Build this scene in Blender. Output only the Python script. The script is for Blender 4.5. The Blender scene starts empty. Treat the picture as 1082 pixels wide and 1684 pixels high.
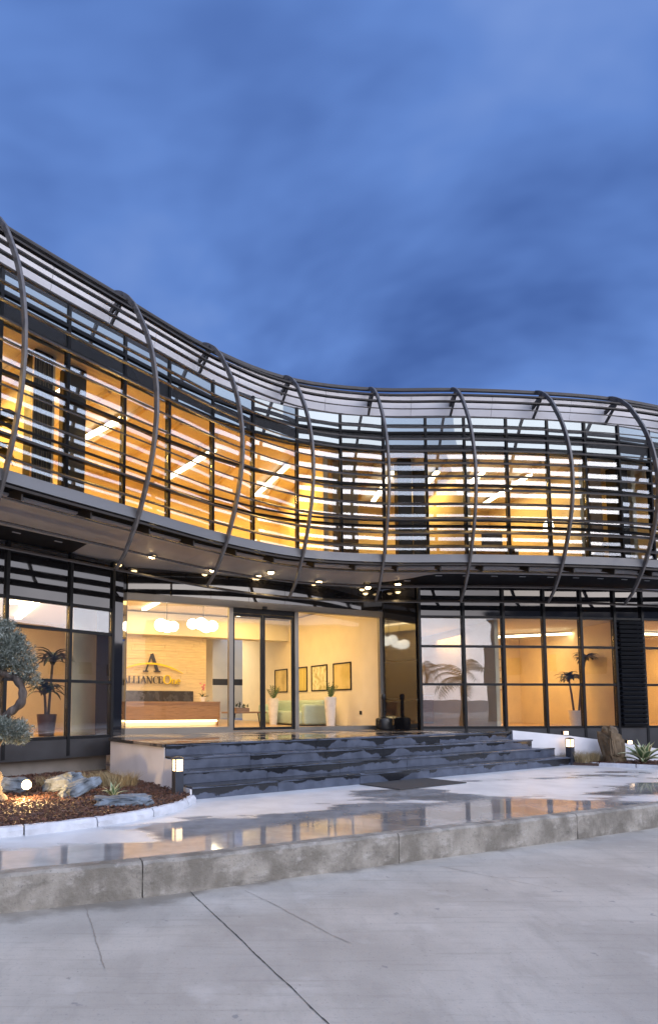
import bpy, math, random
import numpy as np
from mathutils import Vector, Matrix
random.seed(7); rng = np.random.default_rng(7)
R = math.radians
scene = bpy.context.scene
col = scene.collection

# ------------------------------------------------------------------ camera
HC = 1.65                                   # eye height above the road
FPX, CXP, CYP, HOR, PITCH = 1000.0, 400.0, None, 1158.0, R(4.5)
CYP = HOR - FPX * math.tan(PITCH)
W0, H0 = 1082.0, 1684.0
cam = bpy.data.cameras.new('Camera'); cam_ob = bpy.data.objects.new('Camera', cam); col.objects.link(cam_ob)
cam_ob.location = (0, 0, HC); cam_ob.rotation_euler = (R(90) + PITCH, 0, 0)
cam.sensor_fit = 'VERTICAL'; cam.sensor_height = 36.0; cam.lens = 36.0 * FPX / H0
cam.shift_x = (W0 / 2 - CXP) / H0
cam.shift_y = -(H0 / 2 - CYP) / H0
cam.clip_start = 0.05; cam.clip_end = 5000
scene.camera = cam_ob

# ------------------------------------------------------------------ world: dusk sky, glow of the set sun behind the viewer
SUN_AZ = R(140)                              # direction of the afterglow, clockwise from +Y
sun_dir = Vector((math.sin(SUN_AZ), math.cos(SUN_AZ), 0.10)).normalized()
world = bpy.data.worlds.new('World'); scene.world = world; world.use_nodes = True
nt = world.node_tree; nt.nodes.clear()
def N(tree, kind, **kw):
    n = tree.nodes.new(kind)
    for k, v in kw.items(): setattr(n, k, v)
    return n
L = nt.links.new
tc = N(nt, 'ShaderNodeTexCoord')
sep = N(nt, 'ShaderNodeSeparateXYZ'); L(tc.outputs['Generated'], sep.inputs[0])
# clouds laid on a flat layer: direction / (height + c)
zc = N(nt, 'ShaderNodeMath', operation='MAXIMUM'); L(sep.outputs['Z'], zc.inputs[0]); zc.inputs[1].default_value = 0.0
za = N(nt, 'ShaderNodeMath', operation='ADD'); L(zc.outputs[0], za.inputs[0]); za.inputs[1].default_value = 0.45
dv = N(nt, 'ShaderNodeVectorMath', operation='DIVIDE'); L(tc.outputs['Generated'], dv.inputs[0]); L(za.outputs[0], dv.inputs[1])
mp = N(nt, 'ShaderNodeMapping'); L(dv.outputs[0], mp.inputs['Vector']); mp.inputs['Scale'].default_value = (1.0, 1.5, 0.0); mp.inputs['Location'].default_value = (-21.42, -21.384, 0)
n1 = N(nt, 'ShaderNodeTexNoise'); L(mp.outputs[0], n1.inputs['Vector']); n1.inputs['Scale'].default_value = 1.15; n1.inputs['Detail'].default_value = 5.0; n1.inputs['Roughness'].default_value = 0.56; n1.inputs['Distortion'].default_value = 0.25
cr = N(nt, 'ShaderNodeValToRGB'); L(n1.outputs['Fac'], cr.inputs[0])
els = cr.color_ramp.elements
els[0].position = 0.38; els[0].color = (0.066, 0.142, 0.42, 1)
els[1].position = 0.64; els[1].color = (0.25, 0.39, 0.80, 1)
e = els.new(0.50); e.color = (0.135, 0.265, 0.67, 1)
# physically based twilight underneath
sky = N(nt, 'ShaderNodeTexSky', sky_type='NISHITA', sun_disc=False, sun_elevation=R(4.0), sun_rotation=SUN_AZ)
skys = N(nt, 'ShaderNodeVectorMath', operation='SCALE'); L(sky.outputs[0], skys.inputs[0]); skys.inputs['Scale'].default_value = 0.05
mixn = N(nt, 'ShaderNodeMixRGB', blend_type='MIX'); mixn.inputs[0].default_value = 0.92
L(skys.outputs[0], mixn.inputs[1]); L(cr.outputs[0], mixn.inputs[2])
# afterglow: wide, soft, on the side of the set sun
dt = N(nt, 'ShaderNodeVectorMath', operation='DOT_PRODUCT'); L(tc.outputs['Generated'], dt.inputs[0]); dt.inputs[1].default_value = sun_dir
mr = N(nt, 'ShaderNodeMapRange', interpolation_type='SMOOTHSTEP'); L(dt.outputs['Value'], mr.inputs['Value'])
mr.inputs['From Min'].default_value = -0.12; mr.inputs['From Max'].default_value = 1.0
gz = N(nt, 'ShaderNodeValToRGB'); L(sep.outputs['Z'], gz.inputs[0])
g = gz.color_ramp.elements
g[0].position = 0.0; g[0].color = (0.86, 0.72, 0.62, 1)
g[1].position = 0.75; g[1].color = (0.62, 0.74, 1.0, 1)
e = g.new(0.18); e.color = (0.95, 0.88, 0.84, 1)
e = g.new(0.32); e.color = (0.86, 0.90, 1.0, 1)
cmul = N(nt, 'ShaderNodeMapRange'); L(n1.outputs['Fac'], cmul.inputs['Value']); cmul.inputs['From Min'].default_value = 0.3; cmul.inputs['From Max'].default_value = 0.7; cmul.inputs['To Min'].default_value = 0.7; cmul.inputs['To Max'].default_value = 1.3
gs = N(nt, 'ShaderNodeMath', operation='MULTIPLY'); L(mr.outputs[0], gs.inputs[0]); L(cmul.outputs[0], gs.inputs[1])
gsc = N(nt, 'ShaderNodeMath', operation='MULTIPLY'); L(gs.outputs[0], gsc.inputs[0]); gsc.inputs[1].default_value = 2.9
gl = N(nt, 'ShaderNodeVectorMath', operation='SCALE'); L(gz.outputs[0], gl.inputs[0]); L(gsc.outputs[0], gl.inputs['Scale'])
add = N(nt, 'ShaderNodeVectorMath', operation='ADD'); L(mixn.outputs[0], add.inputs[0]); L(gl.outputs[0], add.inputs[1])
bg = N(nt, 'ShaderNodeBackground'); L(add.outputs[0], bg.inputs['Color']); bg.inputs['Strength'].default_value = 1.0
wo = N(nt, 'ShaderNodeOutputWorld'); L(bg.outputs[0], wo.inputs[0])

# weak, very soft light from the afterglow
sl = bpy.data.lights.new('sun', 'SUN'); sl.energy = 0.8; sl.angle = R(35); sl.color = (1.0, 0.86, 0.72)
so = bpy.data.objects.new('sun', sl); col.objects.link(so)
so.rotation_euler = (-Vector((sun_dir.x, sun_dir.y, 0.45))).to_track_quat('-Z', 'Y').to_euler()

vs = scene.view_settings
vs.view_transform = 'Standard'; vs.look = 'None'; vs.exposure = 0.0; vs.gamma = 1.0; vs.use_curve_mapping = False
cy = scene.cycles
cy.use_denoising = True
try: cy.denoiser = 'OPENIMAGEDENOISE'
except Exception: pass
cy.max_bounces = 10; cy.diffuse_bounces = 4; cy.glossy_bounces = 5; cy.transmission_bounces = 4; cy.transparent_max_bounces = 24
cy.sample_clamp_indirect = 6.0; cy.caustics_reflective = False; cy.caustics_refractive = False
cy.use_light_tree = True

# ------------------------------------------------------------------ materials
MATS = {}
def newmat(name):
    m = bpy.data.materials.new(name); m.use_nodes = True
    t = m.node_tree; b = t.nodes['Principled BSDF']
    MATS[name] = m
    return m, t, b
def simple(name, c, rough=0.6, metal=0.0, var=0.12, scale=6.0, bump=0.0, bscale=40.0, rvar=0.1, spec=0.5, stretch=(1, 1, 1)):
    m, t, b = newmat(name)
    tcn = N(t, 'ShaderNodeNewGeometry'); mpn = N(t, 'ShaderNodeMapping'); t.links.new(tcn.outputs['Position'], mpn.inputs['Vector']); mpn.inputs['Scale'].default_value = stretch
    nz = N(t, 'ShaderNodeTexNoise'); t.links.new(mpn.outputs[0], nz.inputs['Vector']); nz.inputs['Scale'].default_value = scale; nz.inputs['Detail'].default_value = 5
    r = N(t, 'ShaderNodeValToRGB'); t.links.new(nz.outputs['Fac'], r.inputs[0])
    r.color_ramp.elements[0].position = 0.3; r.color_ramp.elements[1].position = 0.7
    r.color_ramp.elements[0].color = tuple(max(0, x * (1 - var)) for x in c[:3]) + (1,)
    r.color_ramp.elements[1].color = tuple(min(1, x * (1 + var)) for x in c[:3]) + (1,)
    t.links.new(r.outputs[0], b.inputs['Base Color'])
    rr = N(t, 'ShaderNodeMapRange'); t.links.new(nz.outputs['Fac'], rr.inputs['Value'])
    rr.inputs['From Min'].default_value = 0.3; rr.inputs['From Max'].default_value = 0.7
    rr.inputs['To Min'].default_value = max(0.02, rough - rvar); rr.inputs['To Max'].default_value = min(1, rough + rvar)
    t.links.new(rr.outputs[0], b.inputs['Roughness'])
    b.inputs['Metallic'].default_value = metal
    b.inputs['Specular IOR Level'].default_value = spec
    if bump:
        n2 = N(t, 'ShaderNodeTexNoise'); t.links.new(mpn.outputs[0], n2.inputs['Vector']); n2.inputs['Scale'].default_value = bscale; n2.inputs['Detail'].default_value = 6
        bp = N(t, 'ShaderNodeBump'); bp.inputs['Strength'].default_value = bump; bp.inputs['Distance'].default_value = 0.02
        t.links.new(n2.outputs['Fac'], bp.inputs['Height']); t.links.new(bp.outputs[0], b.inputs['Normal'])
    return m
def emis(name, c, strength):
    m, t, b = newmat(name)
    b.inputs['Base Color'].default_value = (0.8, 0.8, 0.8, 1)
    b.inputs['Emission Color'].default_value = tuple(c) + (1,); b.inputs['Emission Strength'].default_value = strength
    return m
def glass(name, tint, r0, wav=0.0):
    m, t, b = newmat(name); t.nodes.remove(b)
    out = t.nodes['Material Output']
    tr = N(t, 'ShaderNodeBsdfTransparent'); tr.inputs[0].default_value = tuple(tint) + (1,)
    gl = N(t, 'ShaderNodeBsdfGlossy'); gl.inputs['Roughness'].default_value = 0.0; gl.inputs['Color'].default_value = (0.92, 0.96, 1, 1)
    lw = N(t, 'ShaderNodeLayerWeight'); lw.inputs['Blend'].default_value = 0.5
    pw = N(t, 'ShaderNodeMath', operation='POWER'); t.links.new(lw.outputs['Facing'], pw.inputs[0]); pw.inputs[1].default_value = 4.0
    ma = N(t, 'ShaderNodeMath', operation='MULTIPLY_ADD'); t.links.new(pw.outputs[0], ma.inputs[0]); ma.inputs[1].default_value = 0.7; ma.inputs[2].default_value = r0
    mx = N(t, 'ShaderNodeMixShader'); t.links.new(ma.outputs[0], mx.inputs[0]); t.links.new(tr.outputs[0], mx.inputs[1]); t.links.new(gl.outputs[0], mx.inputs[2])
    t.links.new(mx.outputs[0], out.inputs['Surface'])
    if wav:
        ge = N(t, 'ShaderNodeNewGeometry'); nz = N(t, 'ShaderNodeTexNoise'); t.links.new(ge.outputs['Position'], nz.inputs['Vector']); nz.inputs['Scale'].default_value = 1.3; nz.inputs['Detail'].default_value = 1.0
        bp = N(t, 'ShaderNodeBump'); bp.inputs['Strength'].default_value = 1.0; bp.inputs['Distance'].default_value = wav
        t.links.new(nz.outputs['Fac'], bp.inputs['Height']); t.links.new(bp.outputs[0], gl.inputs['Normal'])
    return m

simple('steel', (0.05, 0.05, 0.054), 0.45, 0.2, 0.12, 9, 0.05, spec=0.3)
simple('rib_paint', (0.10, 0.092, 0.088), 0.45, 0.1, 0.25, 7, 0.06, spec=0.4)
simple('louver', (0.024, 0.019, 0.017), 0.5, 0.0, 0.2, 5, spec=0.25)
simple('beam_grey', (0.12, 0.122, 0.13), 0.42, 0.3, 0.1, 4)
simple('frame_black', (0.008, 0.0085, 0.010), 0.45, 0.0, 0.2, 5, spec=0.22)
simple('black_glass', (0.010, 0.010, 0.012), 0.04, 0.0, 0.1, 3, rvar=0.02, spec=0.9)
simple('soffit_grey', (0.60, 0.585, 0.585), 0.55, 0.0, 0.08, 3, 0.03)
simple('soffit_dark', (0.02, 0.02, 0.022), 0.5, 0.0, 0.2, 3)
simple('panel_white', (0.60, 0.60, 0.625), 0.38, 0.1, 0.07, 1.6, 0.02, 8)
simple('roof_grey', (0.25, 0.25, 0.27), 0.7)
simple('wall_cream', (0.78, 0.70, 0.56), 0.8, 0, 0.05, 2, 0.03)
simple('wall_amber', (0.74, 0.63, 0.42), 0.8, 0, 0.10, 1.5, 0.03)
simple('ceil_white', (0.80, 0.77, 0.70), 0.85, 0, 0.04, 2)
simple('wood_floor', (0.42, 0.28, 0.15), 0.35, 0, 0.2, 3)
simple('wood_brown', (0.26, 0.155, 0.085), 0.45, 0, 0.25, 5, 0.05, stretch=(1, 1, 8))
simple('wood_desk', (0.30, 0.175, 0.085), 0.35, 0, 0.18, 4, 0.04, stretch=(1, 1, 10))
simple('wood_slat', (0.66, 0.54, 0.36), 0.6, 0, 0.16, 3, 0.1, stretch=(1, 1, 12))
simple('curtain', (0.66, 0.52, 0.34), 0.9, 0, 0.1, 5)
simple('dark_col', (0.035, 0.032, 0.03), 0.45)
simple('screen_dark', (0.05, 0.045, 0.045), 0.25)
simple('door_alu', (0.20, 0.18, 0.155), 0.40, 0.5, 0.04, 2)
simple('plinth_white', (0.70, 0.69, 0.70), 0.55, 0, 0.07, 2.5, 0.05)
simple('plinth_grey', (0.22, 0.20, 0.18), 0.7, 0, 0.15, 3, 0.1)
simple('base_dark', (0.028, 0.028, 0.031), 0.45, 0, 0.2, 3)
simple('pot_white', (0.80, 0.79, 0.76), 0.3, 0, 0.03)
simple('pot_brown', (0.07, 0.04, 0.03), 0.4)
simple('leaf_dark', (0.018, 0.036, 0.012), 0.45, 0, 0.35, 12)
simple('leaf_zz', (0.05, 0.12, 0.03), 0.35, 0, 0.3, 14)
simple('sofa_mint', (0.40, 0.52, 0.46), 0.8, 0, 0.06, 8, 0.05)
simple('black_metal', (0.015, 0.015, 0.016), 0.35, 0.4)
simple('letter_dark', (0.05, 0.05, 0.065), 0.35, 0.3)
simple('letter_yellow', (0.80, 0.60, 0.02), 0.3, 0.0, 0.03)
simple('print_paper', (0.74, 0.66, 0.42), 0.6, 0, 0.35, 5.0)
simple('bollard', (0.03, 0.036, 0.05), 0.45, 0.2)
simple('rock_slate', (0.13, 0.155, 0.18), 0.65, 0, 0.55, 7, 0.7, 12)
simple('rock_brown', (0.12, 0.082, 0.045), 0.8, 0, 0.5, 5, 0.8, 14)
simple('bark', (0.080, 0.064, 0.055), 0.9, 0, 0.75, 16, 1.0, 26, stretch=(1, 1, 0.35))
simple('mulch', (0.060, 0.030, 0.020), 0.6, 0, 0.5, 30, 0.6, 60)
simple('chip_a', (0.075, 0.032, 0.020), 0.5, 0, 0.45, 20)
simple('grass_dry', (0.34, 0.25, 0.12), 0.8, 0, 0.3, 15)
simple('agave_green', (0.10, 0.16, 0.07), 0.45, 0, 0.2, 10)
simple('agave_cream', (0.60, 0.58, 0.36), 0.45, 0, 0.1, 10)
simple('mat_dark', (0.055, 0.05, 0.048), 0.95, 0, 0.35, 60, 0.5, 200)
simple('edging', (0.50, 0.51, 0.54), 0.7, 0, 0.18, 6, 0.35, 45)
simple('ground_far', (0.20, 0.19, 0.18), 0.9)
simple('warehouse', (0.30, 0.29, 0.28), 0.8)
simple('orchid', (0.72, 0.25, 0.33), 0.5)
simple('olive_leaf', (0.15, 0.175, 0.15), 0.55, 0, 0.45, 14)
simple('cabinet', (0.30, 0.28, 0.26), 0.5)
emis('tube', (1.0, 0.86, 0.62), 7.0)
emis('cove', (1.0, 0.80, 0.50), 9.0)
emis('globe', (1.0, 0.93, 0.80), 9.0)
emis('led', (1.0, 0.80, 0.42), 7.0)
emis('spot_face', (1.0, 0.70, 0.34), 40.0)
emis('bollard_lens', (1.0, 0.62, 0.26), 4.0)
m, t, b = newmat('spandrel_glass'); b.inputs['Base Color'].default_value = (0.012, 0.014, 0.018, 1); b.inputs['Roughness'].default_value = 0.5
gl_ = N(t, 'ShaderNodeBsdfGlossy'); gl_.inputs['Roughness'].default_value = 0.0; gl_.inputs['Color'].default_value = (0.80, 0.93, 1, 1)
mx_ = N(t, 'ShaderNodeMixShader'); mx_.inputs[0].default_value = 0.17; t.links.new(b.outputs[0], mx_.inputs[1]); t.links.new(gl_.outputs[0], mx_.inputs[2]); t.links.new(mx_.outputs[0], t.nodes['Material Output'].inputs['Surface'])
glass('glass_upper', (0.95, 0.96, 0.95), 0.112, 0.0015)
glass('glass_ground', (0.95, 0.96, 0.95), 0.125, 0.0012)
glass('glass_door', (0.98, 0.98, 0.97), 0.020, 0.001)

# olive leaves: two-tone per leaf, slightly translucent
def leafmat(name, c1, c2, tr=0.2):
    m, t, b = newmat(name)
    oi = N(t, 'ShaderNodeNewGeometry'); r = N(t, 'ShaderNodeValToRGB'); t.links.new(oi.outputs['Random Per Island'], r.inputs[0])
    r.color_ramp.elements[0].color = tuple(c1) + (1,); r.color_ramp.elements[1].color = tuple(c2) + (1,)
    t.links.new(r.outputs[0], b.inputs['Base Color']); b.inputs['Roughness'].default_value = 0.5
    tl = N(t, 'ShaderNodeBsdfTranslucent'); t.links.new(r.outputs[0], tl.inputs[0])
    mx = N(t, 'ShaderNodeMixShader'); mx.inputs[0].default_value = tr
    t.links.new(b.outputs[0], mx.inputs[1]); t.links.new(tl.outputs[0], mx.inputs[2]); t.links.new(mx.outputs[0], t.nodes['Material Output'].inputs['Surface'])
leafmat('olive_leaf', (0.055, 0.075, 0.05), (0.34, 0.37, 0.33))
leafmat('chips', (0.028, 0.013, 0.010), (0.15, 0.065, 0.040), 0.0)
leafmat('straw', (0.20, 0.14, 0.06), (0.50, 0.40, 0.22))

# road: worn concrete
def concrete(name, base, kind):
    m, t, b = newmat(name)
    ge = N(t, 'ShaderNodeNewGeometry')
    def noise(scale, detail=6, rough=0.55, st=None, loc=(0, 0, 0), rot=0):
        mpn = N(t, 'ShaderNodeMapping'); t.links.new(ge.outputs['Position'], mpn.inputs['Vector'])
        mpn.inputs['Location'].default_value = loc; mpn.inputs['Rotation'].default_value = (0, 0, rot)
        if st: mpn.inputs['Scale'].default_value = st
        n = N(t, 'ShaderNodeTexNoise'); t.links.new(mpn.outputs[0], n.inputs['Vector'])
        n.inputs['Scale'].default_value = scale; n.inputs['Detail'].default_value = detail; n.inputs['Roughness'].default_value = rough
        return n.outputs['Fac']
    def ramp(src, p0, p1, v0=0.0, v1=1.0):
        r = N(t, 'ShaderNodeMapRange', interpolation_type='SMOOTHSTEP'); t.links.new(src, r.inputs['Value'])
        r.inputs['From Min'].default_value = p0; r.inputs['From Max'].default_value = p1; r.inputs['To Min'].default_value = v0; r.inputs['To Max'].default_value = v1
        return r.outputs[0]
    def mix(fac, a, bcol, mode='MIX'):
        x = N(t, 'ShaderNodeMixRGB', blend_type=mode)
        if isinstance(fac, float): x.inputs[0].default_value = fac
        else: t.links.new(fac, x.inputs[0])
        for s, v in ((1, a), (2, bcol)):
            if isinstance(v, tuple): x.inputs[s].default_value = v + (1,)
            else: t.links.new(v, x.inputs[s])
        return x.outputs[0]
    def mul(a, bb):
        x = N(t, 'ShaderNodeMath', operation='MULTIPLY'); t.links.new(a, x.inputs[0])
        if isinstance(bb, float): x.inputs[1].default_value = bb
        else: t.links.new(bb, x.inputs[1])
        return x.outputs[0]
    return m, t, b, ge, noise, ramp, mix, mul

KD = R(26)   # kerb heading
m, t, b, ge, noise, ramp, mix, mul = concrete('road_concrete', None, None)
c = mix(ramp(noise(0.9, 5), 0.35, 0.65), (0.385, 0.34, 0.28), (0.50, 0.445, 0.37))
c = mix(mul(ramp(noise(5.0, 8, 0.65, (1, 0.3, 1), rot=-KD), 0.48, 0.75), 0.55), c, (0.33, 0.29, 0.24))
c = mix(mul(ramp(noise(38.0, 4, 0.7), 0.55, 0.72), 0.45), c, (0.20, 0.195, 0.19))
c = mix(mul(ramp(noise(1.7, 6, 0.6, loc=(4, 2, 0)), 0.57, 0.70), 0.55), c, (0.54, 0.49, 0.42))
c = mix(mul(ramp(noise(6.5, 3, 0.5, loc=(9, 1, 0)), 0.70, 0.74), 0.55), c, (0.17, 0.17, 0.17))
c = mix(mul(ramp(noise(9.0, 8, 0.7, (0.10, 1.8, 1), rot=-KD - 0.05, loc=(0, 3, 0)), 0.50, 0.70), 0.38), c, (0.27, 0.235, 0.195))
c = mix(mul(ramp(noise(14.0, 5, 0.65, loc=(2, 7, 0)), 0.66, 0.70), 0.5), c, (0.16, 0.145, 0.125))
c = mix(mul(ramp(noise(0.45, 6, 0.6, loc=(8, 3, 0)), 0.52, 0.62), 0.35), c, (0.30, 0.265, 0.225))
# damp dark film lying along the kerb foot: distance to the kerb line with a ragged rim
sp = N(t, 'ShaderNodeSeparateXYZ'); t.links.new(ge.outputs['Position'], sp.inputs[0])
# kerb foot approx y = 5.93 + 0.47*x
ky = N(t, 'ShaderNodeMath', operation='MULTIPLY_ADD'); t.links.new(sp.outputs['X'], ky.inputs[0]); ky.inputs[1].default_value = -0.47; t.links.new(sp.outputs['Y'], ky.inputs[2])
wob = N(t, 'ShaderNodeMath', operation='MULTIPLY_ADD'); t.links.new(noise(0.75, 8, 0.6, loc=(1.3, 5.1, 0)), wob.inputs[0]); wob.inputs[1].default_value = 2.2; t.links.new(ky.outputs[0], wob.inputs[2])
wet = ramp(wob.outputs[0], 6.72, 6.98)
c = mix(mul(wet, 0.68), c, (0.15, 0.128, 0.10))
t.links.new(c, b.inputs['Base Color'])
rgh = N(t, 'ShaderNodeMapRange'); t.links.new(wet, rgh.inputs['Value']); rgh.inputs['To Min'].default_value = 0.75; rgh.inputs['To Max'].default_value = 0.45
t.links.new(rgh.outputs[0], b.inputs['Roughness'])
bp = N(t, 'ShaderNodeBump'); bp.inputs['Strength'].default_value = 0.25; bp.inputs['Distance'].default_value = 0.01
t.links.new(noise(60, 6, 0.7), bp.inputs['Height']); t.links.new(bp.outputs[0], b.inputs['Normal'])

# forecourt: pale screed with standing rain water
m, t, b, ge, noise, ramp, mix, mul = concrete('forecourt_wet', None, None)
pud = noise(0.62, 4, 0.5, (0.55, 1.25, 1), loc=(2.6, 1.15, 0), rot=-KD)
sp = N(t, 'ShaderNodeSeparateXYZ'); t.links.new(ge.outputs['Position'], sp.inputs[0])
# the screed falls towards the kerb, so more water stands there: distance from the kerb line
ky = N(t, 'ShaderNodeMath', operation='MULTIPLY_ADD'); t.links.new(sp.outputs['X'], ky.inputs[0]); ky.inputs[1].default_value = -0.47; t.links.new(sp.outputs['Y'], ky.inputs[2])
kr = N(t, 'ShaderNodeMapRange'); t.links.new(ky.outputs[0], kr.inputs['Value']); kr.inputs['From Min'].default_value = 5.9; kr.inputs['From Max'].default_value = 8.8; kr.inputs['To Min'].default_value = 0.10; kr.inputs['To Max'].default_value = -0.13
su = N(t, 'ShaderNodeMath', operation='ADD'); t.links.new(pud, su.inputs[0]); t.links.new(kr.outputs[0], su.inputs[1])
su2 = N(t, 'ShaderNodeMath', operation='MULTIPLY_ADD'); t.links.new(noise(7.0, 6, 0.65, (0.5, 1.4, 1), rot=-KD), su2.inputs[0]); su2.inputs[1].default_value = 0.075; t.links.new(su.outputs[0], su2.inputs[2])
wet = ramp(su2.outputs[0], 0.495, 0.560)
rim = ramp(su2.outputs[0], 0.45, 0.56)
dry = mix(ramp(noise(2.5, 5), 0.3, 0.7), (0.54, 0.535, 0.53), (0.67, 0.665, 0.66))
dry = mix(mul(ramp(noise(30, 3), 0.62, 0.75), 0.35), dry, (0.5, 0.5, 0.5))
wc = mix(ramp(noise(1.6, 4, loc=(5, 5, 0)), 0.35, 0.65), (0.20, 0.19, 0.18), (0.33, 0.32, 0.31))
c = mix(mul(rim, 0.35), dry, (0.35, 0.33, 0.31)); c = mix(wet, c, wc)
t.links.new(c, b.inputs['Base Color'])
rgh = N(t, 'ShaderNodeMapRange'); t.links.new(wet, rgh.inputs['Value']); rgh.inputs['To Min'].default_value = 0.38; rgh.inputs['To Max'].default_value = 0.06
t.links.new(rgh.outputs[0], b.inputs['Roughness'])
b.inputs['Specular IOR Level'].default_value = 0.6
hgt = N(t, 'ShaderNodeMath', operation='MULTIPLY_ADD'); t.links.new(noise(55, 5, 0.7), hgt.inputs[0])
inv = N(t, 'ShaderNodeMath', operation='SUBTRACT'); inv.inputs[0].default_value = 1.0; t.links.new(wet, inv.inputs[1])
t.links.new(inv.outputs[0], hgt.inputs[1]); t.links.new(mul(noise(2.2, 2), 0.25), hgt.inputs[2])
bp = N(t, 'ShaderNodeBump'); bp.inputs['Strength'].default_value = 0.35; bp.inputs['Distance'].default_value = 0.006
t.links.new(hgt.outputs[0], bp.inputs['Height']); t.links.new(bp.outputs[0], b.inputs['Normal'])

# kerb: rough stained cast concrete
m, t, b, ge, noise, ramp, mix, mul = concrete('kerb_concrete', None, None)
c = mix(ramp(noise(3.0, 7, 0.6), 0.35, 0.65), (0.16, 0.142, 0.115), (0.32, 0.29, 0.245))
c = mix(mul(ramp(noise(6.0, 7, 0.65, (1, 1, 1.6)), 0.52, 0.70), 0.55), c, (0.42, 0.39, 0.35))
c = mix(mul(ramp(noise(2.2, 7, 0.65, (1, 1, 3.0), loc=(3, 0, 0)), 0.54, 0.70), 0.55), c, (0.07, 0.063, 0.05))
c = mix(mul(ramp(noise(45.0, 3, 0.6), 0.60, 0.70), 0.6), c, (0.11, 0.10, 0.09))
t.links.new(c, b.inputs['Base Color']); b.inputs['Roughness'].default_value = 0.75
bp = N(t, 'ShaderNodeBump'); bp.inputs['Strength'].default_value = 0.8; bp.inputs['Distance'].default_value = 0.015
t.links.new(noise(28, 8, 0.7), bp.inputs['Height']); t.links.new(bp.outputs[0], b.inputs['Normal'])

# steps: slate with wet black runs along the edges
m, t, b, ge, noise, ramp, mix, mul = concrete('slate_step', None, None)
c = mix(ramp(noise(4.0, 6, 0.6), 0.3, 0.7), (0.040, 0.050, 0.075), (0.080, 0.096, 0.135))
tcg = N(t, 'ShaderNodeTexCoord'); sg = N(t, 'ShaderNodeSeparateXYZ'); t.links.new(tcg.outputs['Generated'], sg.inputs[0])
oi = N(t, 'ShaderNodeObjectInfo'); om = N(t, 'ShaderNodeMath', operation='MULTIPLY'); t.links.new(oi.outputs['Random'], om.inputs[0]); om.inputs[1].default_value = 60.0
ov = N(t, 'ShaderNodeVectorMath', operation='ADD'); t.links.new(ge.outputs['Position'], ov.inputs[0]); t.links.new(om.outputs[0], ov.inputs[1])
omp = N(t, 'ShaderNodeMapping'); t.links.new(ov.outputs[0], omp.inputs['Vector']); omp.inputs['Scale'].default_value = (1, 1, 0.9)
on = N(t, 'ShaderNodeTexNoise'); t.links.new(omp.outputs[0], on.inputs['Vector']); on.inputs['Scale'].default_value = 0.85; on.inputs['Detail'].default_value = 9; on.inputs['Roughness'].default_value = 0.58
drip = N(t, 'ShaderNodeMath', operation='MULTIPLY_ADD'); t.links.new(on.outputs['Fac'], drip.inputs[0]); drip.inputs[1].default_value = 6.0; t.links.new(sg.outputs['Z'], drip.inputs[2])
w = ramp(drip.outputs[0], 3.56, 3.70)
c = mix(w, c, (0.010, 0.011, 0.014))
t.links.new(c, b.inputs['Base Color'])
rgh = N(t, 'ShaderNodeMapRange'); t.links.new(w, rgh.inputs['Value']); rgh.inputs['To Min'].default_value = 0.38; rgh.inputs['To Max'].default_value = 0.10
t.links.new(rgh.outputs[0], b.inputs['Roughness'])
bp = N(t, 'ShaderNodeBump'); bp.inputs['Strength'].default_value = 0.25; bp.inputs['Distance'].default_value = 0.006
t.links.new(noise(35, 6, 0.7), bp.inputs['Height']); t.links.new(bp.outputs[0], b.inputs['Normal'])

# terrace floor: polished stone, wet in places
m, t, b, ge, noise, ramp, mix, mul = concrete('terrace_stone', None, None)
c = mix(ramp(noise(3.0, 6), 0.3, 0.7), (0.16, 0.13, 0.10), (0.30, 0.25, 0.20))
w = ramp(noise(1.1, 4, loc=(7, 3, 0)), 0.47, 0.52)
c = mix(w, c, (0.05, 0.045, 0.04)); t.links.new(c, b.inputs['Base Color'])
rgh = N(t, 'ShaderNodeMapRange'); t.links.new(w, rgh.inputs['Value']); rgh.inputs['To Min'].default_value = 0.25; rgh.inputs['To Max'].default_value = 0.06
t.links.new(rgh.outputs[0], b.inputs['Roughness'])

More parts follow.
